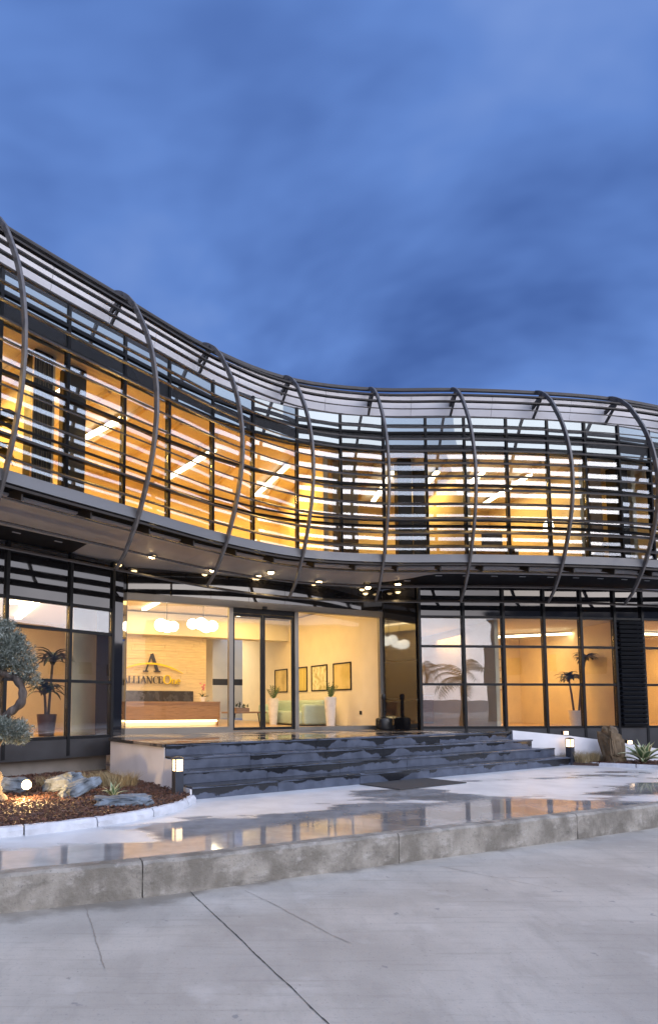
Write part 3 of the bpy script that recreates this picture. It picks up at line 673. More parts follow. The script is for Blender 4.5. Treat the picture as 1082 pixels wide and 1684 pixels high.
for k, (u0, u1) in enumerate(((2.43, 3.19), (3.205, 4.01))):
    dr = MB(); z0, z1 = ZD0 + 0.03, ZD1 - 0.18
    for u in (u0 + 0.025, u1 - 0.025): dr.beam(E(u, 0.03, z0), E(u, 0.03, z1), 0.05, 0.05, (en.x, en.y, 0))
    dr.beam(E(u0 + 0.05, 0.03, z0 + 0.03), E(u1 - 0.05, 0.03, z0 + 0.03), 0.05, 0.06); dr.beam(E(u0 + 0.05, 0.03, z1 - 0.03), E(u1 - 0.05, 0.03, z1 - 0.03), 0.05, 0.06)
    d_ = dr.build('sliding_door', 'frame_black', B)
    MB().beam(E(u0 + 0.045, 0.03, (z0 + z1) / 2), E(u1 - 0.045, 0.03, (z0 + z1) / 2), 0.010, z1 - z0 - 0.11).build('pane', 'glass_door', d_)
MB().beam(E(2.43, 0.03, ZD1 - 0.115), E(4.01, 0.03, ZD1 - 0.115), 0.11, 0.11).build('door_track', 'frame_black', B)
MB().box(E(3.197, -0.09).x, E(3.197, -0.09).y, ZD1 - 0.03, 0.10, 0.06, 0.06, EH).build('motion_sensor', 'black_metal', B)
# return wall of polished dark glass beside the entrance
rp, rq = (3.60, 15.38), (4.17, 14.52)
for k, (z0, z1) in enumerate(((ZT + 0.005, 1.75), (1.755, 2.70), (2.705, 3.60), (3.605, 4.54))):
    wall_z(rp, rq, z0, z1, 0.10, 'return_panel', 'black_glass')
# soffit between the overhang and the ground-floor walls
gl_line = [Vector((*p, 0)) for p in LG] + [DA, DB] + [Vector((*p, 0)) for p in RG]
def wall_dist(s):
    o = at(s, -0.50); nv = (at(s, -1.0) - at(s, 0.0)).normalized(); best = 0.0
    for a, b_ in zip(gl_line[:-1], gl_line[1:]):
        d = b_ - a; den = nv.x * d.y - nv.y * d.x
        if abs(den) < 1e-6: continue
        w_ = a - o; t1 = (w_.x * d.y - w_.y * d.x) / den; t2 = (w_.x * nv.y - w_.y * nv.x) / den
        if 0 <= t2 <= 1 and 0.05 < t1 < 7: best = max(best, t1)
    return best or 2.2
ssl = np.linspace(S0 + 0.2, S1 - 0.2, 140); wd = np.array([wall_dist(x) for x in ssl]); wd = np.convolve(np.pad(wd, 3, 'edge'), np.ones(7) / 7, 'valid')
def soff(s, u):                                     # point on the underside: u = 0 at the walkway, 1 at the wall
    d = float(np.interp(s, ssl, wd)) + 0.12
    p = at(s, -0.50 - d * u); p.z = 4.79 + (4.54 - 4.79) * u; return p
def sof_strip(s0, s1, u0, u1, name, mat):
    V = []; F = []; n = max(3, int((s1 - s0) / 0.2)); up = Vector((0, 0, 0.03))
    for i, s in enumerate(np.linspace(s0, s1, n)):
        a, b_ = soff(s, u0 if not callable(u0) else u0(s)), soff(s, u1 if not callable(u1) else u1(s))
        V += [a, b_, b_ + up, a + up]
        if i:
            o = 4 * i
            for k in range(4): F.append((o - 4 + k, o + k, o + (k + 1) % 4, o - 4 + (k + 1) % 4))
    F += [(3, 2, 1, 0), (4 * n - 4, 4 * n - 3, 4 * n - 2, 4 * n - 1)]
    return mesh_obj(name, V, F, mat, B)
dist = lambda s: float(np.interp(s, ssl, wd)) + 0.12
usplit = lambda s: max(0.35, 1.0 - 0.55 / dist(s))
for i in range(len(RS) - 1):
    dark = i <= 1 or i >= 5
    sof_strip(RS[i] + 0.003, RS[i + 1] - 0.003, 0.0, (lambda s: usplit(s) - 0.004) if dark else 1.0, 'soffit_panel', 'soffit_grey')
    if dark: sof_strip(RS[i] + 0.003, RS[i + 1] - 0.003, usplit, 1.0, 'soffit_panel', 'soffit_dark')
for i in list(range(0, 2)) + list(range(5, len(RS) - 1)):
    for u in (0.12, 0.45, 0.78):                    # small recessed vents in the dark soffit strip
        s = RS[i] + u * (RS[i + 1] - RS[i]); p = soff(s, usplit(s) + 0.08)
        MB().box(p.x, p.y, p.z - 0.014, 0.15, 0.035, 0.012, heading(s)).build('soffit_vent', 'panel_white', B)

# lobby shell (rectangular room behind the entrance)
ZLC = 4.44
MB().hexa([E(0.02, 0.08, ZT - 0.05), E(EL - 0.02, 0.08, ZT - 0.05), E(EL - 0.02, 12, ZT - 0.05), E(0.02, 12, ZT - 0.05)], [E(0.02, 0.08, ZT + 0.01), E(EL - 0.02, 0.08, ZT + 0.01), E(EL - 0.02, 12, ZT + 0.01), E(0.02, 12, ZT + 0.01)]).build('lobby_floor', 'wood_floor', B)
MB().hexa([E(-2.5, 0.03, ZLC), E(EL + 0.3, 0.03, ZLC), E(EL + 0.3, 12, ZLC), E(-2.5, 12, ZLC)], [E(-2.5, 0.03, ZLC + .1), E(EL + 0.3, 0.03, ZLC + .1), E(EL + 0.3, 12, ZLC + .1), E(-2.5, 12, ZLC + .1)]).build('lobby_ceiling', 'wall_cream', B)
MB().beam(E(EL + 0.12, 0.05, 2.72), E(EL + 0.12, 8.7, 2.72), 0.15, 3.36).build('lobby_side_wall', 'wall_cream', B)
MB().beam(E(-0.10, 0.25, 2.72), E(-0.10, 12, 2.72), 0.15, 3.36).build('lobby_side_wall', 'wall_cream', B)
MB().beam(E(-0.1, 11.5, 2.72), E(EL + 3, 11.5, 2.72), 0.15, 3.36).build('lobby_back_wall', 'wall_cream', B)
MB().beam(E(EL + 2.9, 8.2, 2.72), E(EL + 2.9, 11.5, 2.72), 0.15, 3.36).build('lobby_back_wall', 'wall_cream', B)
VS = 5.3                                            # sign wall set back this far
US = 3.80                                           # its right end
MB().beam(E(-0.02, VS + 0.08, 2.40), E(US, VS + 0.08, 2.40), 0.12, 2.72).build('sign_wall_core', 'wood_brown', B)
zz = 1.06; k = 0
while zz < 3.70:                                    # rough-sawn boards laid like a dry wall
    h_ = 0.085; u = -0.02; mb_u = []
    while u < US - 0.01:
        l = min(random.uniform(0.5, 1.3), US - u); dpt = random.uniform(0.006, 0.020)
        MB().beam(E(u + 0.002, VS - dpt / 2, zz + h_ / 2), E(u + l - 0.002, VS - dpt / 2, zz + h_ / 2), dpt + 0.03, h_ - 0.003).build('plank', 'wood_slat', B)
        u += l
    zz += h_
MB().beam(E(-0.02, VS - 0.05, 4.06), E(EL + 0.04, VS - 0.05, 4.06), 0.5, 0.66).build('bulkhead', 'ceil_white', B)
MB().beam(E(US + 0.55, 7.0, 2.7), E(US + 0.85, 7.0, 2.7), 0.25, 3.3).build('column', 'ceil_white', B)
MB().beam(E(4.2, 10.4, 2.55), E(7.5, 10.4, 2.55), 0.10, 0.25).build('beam_dark', 'dark_col', B)

# left office shell
lg0, lg1 = Vector((*LG[0], 0)), Vector((*LG[-1], 0)); ld = (lg1 - lg0).normalized(); li = Vector((-ld.y, ld.x, 0))
def LO(u, v, z=0.0): p = lg1 - ld * u + li * v; return Vector((p.x, p.y, z))           # u back along the glass to the left, v inwards
MB().hexa([LO(-0.3, 0.06, 0.98), LO(6.4, 0.06, 0.98), LO(6.4, 4.6, 0.98), LO(-1.6, 4.6, 0.98)], [LO(-0.3, 0.06, 1.03), LO(6.4, 0.06, 1.03), LO(6.4, 4.6, 1.03), LO(-1.6, 4.6, 1.03)]).build('office_floor', 'wood_floor', B)
MB().hexa([LO(0.0, 0.06, 3.74), LO(6.4, 0.06, 3.74), LO(6.4, 4.6, 3.74), LO(-1.6, 4.6, 3.74)], [LO(0.0, 0.06, 3.82), LO(6.4, 0.06, 3.82), LO(6.4, 4.6, 3.82), LO(-1.6, 4.6, 3.82)]).build('office_ceiling', 'ceil_white', B)
MB().beam(LO(-2.1, 4.2, 2.38), LO(6.4, 4.2, 2.38), 0.1, 2.72).build('office_wall', 'wall_cream', B)
MB().beam(LO(6.3, 0.1, 2.38), LO(6.3, 4.2, 2.38), 0.1, 2.72).build('office_wall', 'wall_cream', B)
MB().beam(LO(0.50, 0.75, 2.38), LO(-0.35, 1.2, 2.38), 0.18, 2.70).build('office_pillar', 'wall_amber', B)
# right office shell
rg0, rg1 = Vector((*RG[0], 0)), Vector((*RG[-1], 0)); rd = (rg1 - rg0).normalized(); ri = Vector((-rd.y, rd.x, 0))
def RO(u, v, z=0.0): p = rg0 + rd * u + ri * v; return Vector((p.x, p.y, z))
MB().hexa([RO(0.1, 0.12, 1.0), RO(9.1, 0.12, 1.0), RO(9.1, 5.2, 1.0), RO(-1.5, 5.2, 1.0)], [RO(0.1, 0.12, 1.06), RO(9.1, 0.12, 1.06), RO(9.1, 5.2, 1.06), RO(-1.5, 5.2, 1.06)]).build('office_floor', 'wood_floor', B)
MB().hexa([RO(0.1, 0.12, 3.76), RO(9.1, 0.12, 3.76), RO(9.1, 5.2, 3.76), RO(-1.5, 5.2, 3.76)], [RO(0.1, 0.12, 3.84), RO(9.1, 0.12, 3.84), RO(9.1, 5.2, 3.84), RO(-1.5, 5.2, 3.84)]).build('office_ceiling', 'ceil_white', B)
MB().beam(RO(-1.3, 4.6, 2.4), RO(9.1, 4.6, 2.4), 0.1, 2.7).build('office_wall', 'wall_amber', B)
MB().beam(RO(5.35, 0.35, 2.4), RO(5.35, 4.55, 2.4), 0.12, 2.7).build('office_wall', 'wall_amber', B)
MB().beam(RO(2.12, 0.30, 2.4), RO(2.12, 4.55, 2.4), 0.10, 2.7).build('office_wall', 'wall_amber', B)  # partition added so that lamp light stays out of the room behind the first panes
MB().beam(RO(9.05, 0.15, 2.4), RO(9.05, 4.55, 2.4), 0.10, 2.7).build('office_wall', 'wall_amber', B)
for k in range(24):                                 # dark slatted shutter in front of one bay of the right glazing
    a, b_ = Vector((*RG[5], 0)), Vector((*RG[6], 0)); z = 1.16 + 0.108 * k; o = Vector((0.02, -0.10, 0))
    MB().beam(a.lerp(b_, 0.08) + o + Vector((0, 0, z)), b_.lerp(a, 0.08) + o + Vector((0, 0, z)), 0.05, 0.07, (0.1, -0.5, 0.86)).build('shutter_slat', 'frame_black', B)
MB().beam(RO(0.02, 0.25, 2.4), RO(-1.05, 4.55, 2.4), 0.08, 2.7).build('office_wall', 'wall_cream', B)

# terrace, steps and ramp
TL, TR = Vector((-1.20, 9.50, 0)), Vector((6.10, 14.0, 0))
sd = (TR - TL); SL = sd.length; st = sd.normalized(); sn = Vector((st.y, -st.x, 0))
MB().prism([(TL.x - 0.02, TL.y + 0.02), (TR.x, TR.y), (6.30, 14.53), (4.16, 14.40), (3.55, 15.36), (-2.45, 12.66), (-2.52, 12.02), (-2.42, 11.2)], 0.25, ZT - 0.05).build('terrace_body', 'plinth_white', B)
MB().prism([(TL.x - 0.05, TL.y + 0.0), (TR.x + .02, TR.y - 0.01), (6.32, 14.50), (4.20, 14.38), (3.58, 15.33), (-2.43, 12.64), (-2.50, 12.0), (-2.46, 11.2)], ZT - 0.05, ZT).build('terrace_paving', 'terrace_stone', B)
RZ = (ZT - ZF) / 4
for k in range(4):                                  # k = 0 is the riser of the terrace itself
    off = 0.30 * k; z1 = ZT - RZ * k; ext = 0.36 * k
    p0 = TL + sn * off; Lk = SL + ext
    stp = bpy.data.objects.new('step', None); col.objects.link(stp); stp.parent = B; c_ = p0 + st * Lk / 2; c_.z = ZF; stp.location = c_ - WO[B]; WO[stp] = c_.copy()
    cuts = [0.0]; 
    while cuts[-1] < Lk - 1.0: cuts.append(cuts[-1] + random.uniform(1.35, 1.75))
    cuts[-1] = Lk
    for a, b_ in zip(cuts[:-1], cuts[1:]):
        a += 0.003; b_ -= 0.003
        q = lambda u, v, z: tuple((p0 + st * u + sn * v) + Vector((0, 0, z)))
        # riser slab and tread slab with a small nosing
        MB().hexa([q(a, -0.03, z1 - RZ + 0.002), q(b_, -0.03, z1 - RZ + 0.002), q(b_, 0.0, z1 - RZ + 0.002), q(a, 0.0, z1 - RZ + 0.002)][::-1], [q(a, -0.03, z1 - 0.034), q(b_, -0.03, z1 - 0.034), q(b_, 0.0, z1 - 0.034), q(a, 0.0, z1 - 0.034)][::-1]).build('riser_slab', 'slate_step', stp)
        back = -0.33 if k else -0.35
        zt_ = z1 + (0.003 if k == 0 else 0)
        MB().hexa([q(a, back, z1 - 0.032), q(b_, back, z1 - 0.032), q(b_, 0.018, z1 - 0.032), q(a, 0.018, z1 - 0.032)][::-1], [q(a, back, zt_), q(b_, back, zt_), q(b_, 0.018, zt_), q(a, 0.018, zt_)][::-1]).build('tread_slab', 'slate_step', stp, bevel=0.005)
    if k:
        core = [p0 + st * 0.01 - sn * 0.28, p0 + st * (Lk - 0.01) - sn * 0.28, p0 + st * (Lk - 0.01) - sn * 0.032, p0 + st * 0.01 - sn * 0.032]
        MB().prism([(v.x, v.y) for v in core][::-1], 0.25, z1 - 0.034).build('step_core', 'slate_step', stp)
        end = [p0 - sn * 0.29 - st * 0.02, p0 - sn * 0.002 - st * 0.02, p0 - sn * 0.002 + st * 0.005, p0 - sn * 0.29 + st * 0.005]
        MB().prism([(v.x, v.y) for v in end], 0.26, z1 - 0.036).build('step_cheek', 'plinth_white', stp)
# ramp along the right glazing
RW = [(6.12, 14.02), (7.4, 14.02), (8.6, 14.0), (9.8, 13.95), (11.5, 13.95), (14, 14.1)]
RZT = [1.02, 0.90, 0.74, 0.54, 0.46, 0.46]
mb = MB(); vs = []; fs = []
gb = [(6.26, 14.60), (7.4, 14.62), (8.6, 14.76), (9.8, 14.91), (11.5, 15.17), (14, 15.6)]
for i in range(6):
    (x0, y0), (x1, y1) = RW[i], gb[i]; z = RZT[i]
    vs += [(x0, y0, 0.2), (x0, y0, z), (x1, y1, z), (x1, y1, 0.2)]
    if i:
        o = 4 * i
        for k in range(4): fs.append((o - 4 + k, o + k, o + (k + 1) % 4, o - 4 + (k + 1) % 4))
fs += [(0, 1, 2, 3), (23, 22, 21, 20)]
MB().add(vs, fs).build('ramp', 'terrace_stone', B)
vs = []; fs = []
for i in range(6):
    x0, y0 = RW[i]; z = RZT[i]
    vs += [(x0, y0 - 0.10, 0.2), (x0, y0 - 0.10, z + 0.035), (x0, y0 - 0.004, z + 0.035), (x0, y0 - 0.004, 0.2)]
    if i:
        o = 4 * i
        for k in range(4): fs.append((o - 4 + k, o - 4 + (k + 1) % 4, o + (k + 1) % 4, o + k))
fs += [(3, 2, 1, 0), (20, 21, 22, 23)]
MB().add(vs, fs).build('ramp_wall', 'plinth_white', B)
#SECTION2
# ------------------------------------------------------------------ lamps outside
DLXY = [(-1.86, 12.08), (-0.66, 13.20), (0.65, 13.68), (1.90, 14.45), (3.10, 15.02), (0.30, 13.80), (3.72, 14.75)]
def soff_near(x, y):
    b_ = min(((soff(q, u) - Vector((x, y, soff(q, u).z))).length, q, u) for q in np.linspace(RS[1], RS[7], 90) for u in np.linspace(0.1, 0.97, 30)); return b_[1], b_[2]
DL = [soff_near(*q) for q in DLXY]
dlw = ['leftmost, above the reception window', 'second from the left, beside a rib foot', 'third from the left, over the sliding doors', 'fourth from the left, over the fixed glazing', 'fifth from the left, near the dark return wall', 'smaller one behind the second rib foot', 'last on the right, above the dark return wall']
for (s, u), wh in zip(DL, dlw):
    p = soff(s, u); t_ = thing('downlight', 'round soffit downlight, ' + wh, 'downlight', p, 'downlights in the entrance soffit')
    MB().lathe((p.x, p.y, p.z - 0.025), [(0.095, 0), (0.095, 0.02), (0.066, 0.02)], 20).build('trim_ring', 'door_alu', t_)
    MB().lathe((p.x, p.y, p.z - 0.040), [(0.012, -0.030), (0.04, -0.022), (0.06, 0.0), (0.066, 0.02)], 16).build('lens', 'spot_face', t_)
    lamp('SPOT', (p.x, p.y, p.z - 0.06), 26, (1.0, 0.66, 0.30), t_, spot_size=R(110), spot_blend=0.7, shadow_soft_size=0.05)
def bollard(x, y, label, face):
    t_ = thing('bollard_lamp', label, 'bollard lamp', (x, y, ZF), 'square bollard lamps')
    MB().box(x, y, ZF + 0.20, 0.13, 0.13, 0.40, face).build('post', 'bollard', t_, bevel=0.004)
    MB().box(x, y, ZF + 0.485, 0.115, 0.115, 0.165, face).build('lens', 'bollard_lens', t_)
    mb = MB()
    for dx, dy in ((-1, -1), (1, -1), (1, 1), (-1, 1)):
        ca, sa = math.cos(face), math.sin(face); a, b_ = dx * 0.058, dy * 0.058
        mb.box(x + a * ca - b_ * sa, y + a * sa + b_ * ca, ZF + 0.485, 0.012, 0.012, 0.17, face)
    for k in range(3): mb.box(x, y, ZF + 0.445 + 0.04 * k, 0.12, 0.12, 0.005, face)
    mb.build('cage', 'bollard', t_)
    MB().lathe((x, y, ZF + 0.568), [(0.095, 0), (0.09, 0.015), (0.05, 0.032), (0.01, 0.04)], 4 if False else 20).build('cap', 'bollard', t_)
    return t_
bollard(-0.93, 8.78, 'dark square bollard lamp glowing at the left end of the steps', R(30))
bollard(7.30, 13.72, 'dark bollard lamp glowing at the right end of the steps', R(30))
# low marker lights on the ramp wall
for k, (x, z, lab) in enumerate(((7.42, 0.93, 'small square marker light on the ramp edge, near the steps'), (8.88, 0.72, 'small square marker light on the ramp edge, above the standing rock'))):
    t_ = thing('marker_light', lab, 'marker light', (x, 14.14, z), 'marker lights on the ramp')
    MB().box(x, 14.14, z + 0.055, 0.13, 0.09, 0.11).build('body', 'bollard', t_)
    MB().box(x, 14.09, z + 0.058, 0.10, 0.012, 0.075).build('lens', 'bollard_lens', t_)
# garden flood lamp
t_ = thing('flood_lamp', 'blazing garden flood lamp on a spike in the mulch under the bonsai tree', 'flood lamp', (-2.93, 8.35, 0.40))
fl = Vector((-2.93, 8.35, 0.56)); aim = (Vector((0, 0, 1.4)) - fl).normalized()
MB().tube([(-2.93, 8.38, 0.38), (-2.93, 8.38, 0.54)], 0.012, 8).build('spike', 'black_metal', t_)
MB().tube([fl - aim * 0.07, fl - aim * 0.05, fl + aim * 0.03], [0.03, 0.062, 0.068], 18).build('housing', 'black_metal', t_)
MB().tube([fl + aim * 0.031, fl + aim * 0.036], [0.060, 0.055], 18).build('lens', 'spot_face', t_)
lamp('POINT', fl + aim * 0.16 + Vector((0, 0, 0.03)), 60, (1.0, 0.62, 0.25), t_, shadow_soft_size=0.03)

# ------------------------------------------------------------------ planting beds
EDG = np.array([(-0.70, 8.52), (-0.80, 8.05), (-1.03, 7.58), (-1.42, 7.08), (-1.98, 6.62), (-2.62, 6.25), (-3.6, 5.85), (-5.0, 5.5), (-7.5, 5.2)])
EC, _ = catmull(EDG, 8)
ea = np.r_[0, np.cumsum(np.linalg.norm(np.diff(EC, axis=0), axis=1))]
bedpoly = [tuple(p) for p in EC] + [(-7.6, 7.2), (-2.70, 12.2), (-2.45, 11.3), (-1.24, 9.52), (-0.78, 8.82)]
bed = tag(MB().prism(bedpoly, ZF - 0.02, ZF + 0.07).build('planting_bed', 'mulch'), kind='structure')
def on_edge(s, d):
    x, y = np.interp(s, ea, EC[:, 0]), np.interp(s, ea, EC[:, 1]); x2, y2 = np.interp(min(s + 0.02, ea[-1]), ea, EC[:, 0]), np.interp(min(s + 0.02, ea[-1]), ea, EC[:, 1])
    x1, y1 = np.interp(max(s - 0.02, 0), ea, EC[:, 0]), np.interp(max(s - 0.02, 0), ea, EC[:, 1])
    h = math.atan2(y2 - y1, x2 - x1); return (x - math.sin(h) * d, y + math.cos(h) * d)
s = 0.0
while s < ea[-1] - 0.1:                             # cast edging stones with mortar joints
    l = 0.78 if s > 0 else 0.38; n = 8; vs = []; fs = []
    for i in range(n + 1):
        q = s + 0.008 + (l - 0.016) * i / n; j = lambda: random.uniform(-.003, .003)
        for d, z in ((0.055, ZF - 0.01), (0.058, ZF + 0.06), (0.03, ZF + 0.098), (-0.03, ZF + 0.10), (-0.058, ZF + 0.062), (-0.055, ZF - 0.01)):
            x, y = on_edge(q, d); vs.append((x + j(), y + j(), z + j()))
        if i:
            o = 6 * i
            for k in range(6): fs.append((o - 6 + k, o - 6 + (k + 1) % 6, o + (k + 1) % 6, o + k))
    fs += [tuple(range(5, -1, -1)), tuple(6 * n + k for k in range(6))]
    MB().add(vs, fs).build('edging_stone', 'edging', bed, smooth=True); s += l
RBP = [(7.42, 13.62), (8.3, 13.16), (9.3, 12.62), (11.5, 11.9), (14, 11.8), (14, 13.95), (11.5, 13.83), (9.8, 13.83), (8.6, 13.88), (7.45, 13.9), (6.9, 13.9)]
bed2 = tag(MB().prism(RBP, ZF - 0.02, ZF + 0.06).build('planting_bed', 'mulch'), kind='structure')
for a, b_ in (((7.40, 13.74), (8.35, 13.10)), ((8.36, 13.095), (9.35, 12.57)), ((9.36, 12.565), (11.5, 11.85))):
    MB().beam((a[0], a[1], ZF + 0.03), (b_[0], b_[1], ZF + 0.03), 0.09, 0.09).build('edging_stone', 'edging', bed2, bevel=0.01)
def inside(p, poly):
    c = False; n = len(poly)
    for i in range(n):
        a, b_ = poly[i], poly[i - 1]
        if (a[1] > p[1]) != (b_[1] > p[1]) and p[0] < (b_[0] - a[0]) * (p[1] - a[1]) / (b_[1] - a[1]) + a[0]: c = not c
    return c
def chips(poly, n, xr, yr, zb, name, lab):
    vs = []; fs = []; k = 0
    while k < n:
        x, y = random.uniform(*xr), random.uniform(*yr)
        if not inside((x, y), poly): continue
        k += 1; l, w_, h_ = random.uniform(.02, .06), random.uniform(.008, .02), random.uniform(.004, .010)
        M = Matrix.Translation((x, y, zb + random.uniform(0.0, 0.035))) @ Matrix.Rotation(random.uniform(0, 6.28), 4, 'Z') @ Matrix.Rotation(random.uniform(-.7, .7), 4, 'Y') @ Matrix.Rotation(random.uniform(-.5, .5), 4, 'X')
        o = len(vs)
        for dz in (-1, 1):
            for dx, dy in ((-1, -1), (1, -1), (1, 1), (-1, 1)): vs.append(M @ Vector((dx * l / 2, dy * w_ / 2, dz * h_ / 2)))
        fs += [tuple(i + o for i in q) for q in ((3, 2, 1, 0), (4, 5, 6, 7), (0, 1, 5, 4), (1, 2, 6, 5), (2, 3, 7, 6), (3, 0, 4, 7))]
    return tag(mesh_obj(name, vs, fs, 'chips'), lab, 'mulch', kind='stuff')
chips(bedpoly, 15000, (-5.0, -0.7), (5.6, 11.5), ZF + 0.07, 'bark_mulch', 'reddish brown bark mulch in the left bed')
chips(RBP, 4500, (6.9, 10.5), (11.9, 13.9), ZF + 0.06, 'bark_mulch', 'dark bark mulch in the right bed')

# rocks: noisy split stones
from mathutils import noise as mnoise
def rock(c, size, rz, seed, mat, name, label, flat=0.0, lean=(0, 0), grp=None):
    import bmesh
    bm = bmesh.new(); bmesh.ops.create_icosphere(bm, subdivisions=4, radius=1.0)
    M = Matrix.Translation(c) @ Matrix.Rotation(rz, 4, 'Z') @ Matrix.Rotation(lean[0], 4, 'X') @ Matrix.Rotation(lean[1], 4, 'Y')
    for v in bm.verts:
        p = v.co.copy()
        q = Vector([math.copysign(abs(t_) ** 0.6, t_) for t_ in p])        # blocky
        d = mnoise.noise(p * 1.3 + Vector((seed, 0, 0))) * 0.32 + mnoise.noise(p * 3.1 + Vector((0, seed, 0))) * 0.16 + abs(mnoise.noise(p * 7.0 + Vector((0, 0, seed)))) * 0.20 - abs(mnoise.noise(p * 4.0 + Vector((seed, seed, 0)))) * 0.16
        q *= 1.0 + d
        if flat: q.z = math.floor(q.z * 4) / 4 * flat + q.z * (1 - flat)
        v.co = M @ Vector((q.x * size[0], q.y * size[1], q.z * size[2]))
    vs = [v.co.copy() for v in bm.verts]; fs = [tuple(v.index for v in f.verts) for f in bm.faces]; bm.free()
    o = mesh_obj(name, vs, fs, mat); return tag(o, label, 'rock', grp)
rock((-1.50, 7.86, 0.43), (0.36, 0.18, 0.062), R(6), 3.1, 'rock_slate', 'rock', 'flat bluish slate slab lying on the mulch before the small agave', 0.5)
rock((-2.28, 8.55, 0.50), (0.26, 0.12, 0.09), R(38), 8.7, 'rock_slate', 'rock', 'jagged slate rock tilted on the mulch behind the flood lamp', 0.4, (0, R(-18)))
rock((-2.62, 8.95, 0.52), (0.26, 0.16, 0.11), R(-10), 5.2, 'rock_slate', 'rock', 'slate rock farthest back in the left bed', 0.4, (0, R(-14)))
rock((-3.35, 8.9, 0.50), (0.24, 0.16, 0.10), R(20), 12.0, 'rock_slate', 'rock', 'slate rock behind the bonsai trunk', 0.4)
rock((8.12, 13.52, 0.70), (0.21, 0.17, 0.42), R(20), 21.0, 'rock_brown', 'standing_rock', 'tall standing brown rock in the right bed before the ramp wall', 0.15, (0, R(-6)))

# agaves: variegated blades with cream margins
def agave(c, r, n, label, seed):
    rnd = random.Random(seed); t_ = thing('agave', label, 'agave', c, 'variegated agaves')
    for k in range(n):
        az = k * 2.39996 + rnd.uniform(-.2, .2); el0 = R(85 - 55 * (k / n)) + rnd.uniform(-.1, .1); l = r * rnd.uniform(0.8, 1.15) * (0.75 + 0.3 * k / n)
        p = Vector((c[0], c[1], c[2])); el = el0; path = [p.copy()]; m_ = 7
        for i in range(m_):
            p = p + Vector((math.cos(az) * math.cos(el), math.sin(az) * math.cos(el), math.sin(el))) * (l / m_); el -= (0.05 + 0.16 * (k / n)) ; path.append(p.copy())
        side = Vector((-math.sin(az), math.cos(az), 0)); vs = []; mid = []; 
        for i, q in enumerate(path):
            u = i / m_; w_ = r * 0.115 * (0.55 + 1.0 * u if u < 0.45 else (1 - u) / 0.55 * 1.0 + 0.0); w_ = max(w_, 0.002)
            up = Vector((0, 0, 0.25 * w_))
            vs.append([q - side * w_ + up, q - side * w_ * 0.62 + up * 0.3, q - up * 0.6, q + side * w_ * 0.62 + up * 0.3, q + side * w_ + up])
        def strip(a, b_):
            V = []; F = []
            for i, row in enumerate(vs):
                V += row[a:b_ + 1]; m2 = b_ - a + 1
                if i:
                    for j in range(m2 - 1): F.append((m2 * (i - 1) + j, m2 * i + j, m2 * i + j + 1, m2 * (i - 1) + j + 1))
            return V, F
        V, F = strip(1, 3); lf = mesh_obj('leaf', V, F, 'agave_green', t_); 
        V, F = strip(0, 1); V2, F2 = strip(3, 4); o = len(V); mesh_obj('leaf_margin', V + V2, F + [tuple(i + o for i in q) for q in F2], 'agave_cream', lf)
    return t_
agave((-1.74, 8.28, 0.40), 0.30, 12, 'small striped agave standing behind the flat slate slab', 1)
agave((8.66, 13.30, 0.38), 0.66, 24, 'big spiky striped agave right of the standing rock', 2)
agave((9.18, 12.85, 0.38), 0.32, 14, 'smaller striped agave at the right edge of the right bed', 3)

# dry grass tufts
def tuft(c, r, h, n, label):
    vs = []; fs = []
    for k in range(n):
        a = random.uniform(0, 6.28); rr = r * math.sqrt(random.random()); b0 = Vector((c[0] + rr * math.cos(a), c[1] + rr * math.sin(a) * 0.6, c[2])); lean = Vector((random.gauss(0, .45) + 0.5 * math.cos(a), random.gauss(0, .45), 0)) ; hh = h * random.uniform(0.5, 1.1)
        side = Vector((random.uniform(-1, 1), random.uniform(-1, 1), 0)).normalized() * random.uniform(.0015, .003)
        p1 = b0 + Vector((0, 0, hh * 0.55)) + lean * hh * 0.25; p2 = b0 + Vector((0, 0, hh * 0.92)) + lean * hh * 0.8
        o = len(vs); vs += [b0 - side, b0 + side, p1 + side, p1 - side, p2]; fs += [(o, o + 1, o + 2, o + 3), (o + 3, o + 2, o + 4)]
    return tag(mesh_obj('grass_tuft', vs, fs, 'straw'), label, 'grass tuft', 'dry grass tufts')
tuft((-1.95, 9.55, 0.37), 0.30, 0.28, 700, 'dry straw grass tuft against the white terrace side')
tuft((-2.35, 9.75, 0.37), 0.30, 0.26, 600, 'dry straw grass tuft behind the jagged slate rock')
tuft((-2.95, 9.6, 0.37), 0.25, 0.2, 400, 'dry straw grass tuft farthest left behind the rocks')
tuft((7.62, 13.66, 0.36), 0.26, 0.30, 600, 'dry straw grass tuft right beside the bollard at the ramp')
tuft((7.9, 13.76, 0.36), 0.18, 0.26, 400, 'dry straw grass tuft touching the standing rock')
tuft((7.15, 13.86, 0.33), 0.16, 0.26, 350, 'dry straw grass tuft behind the step end')

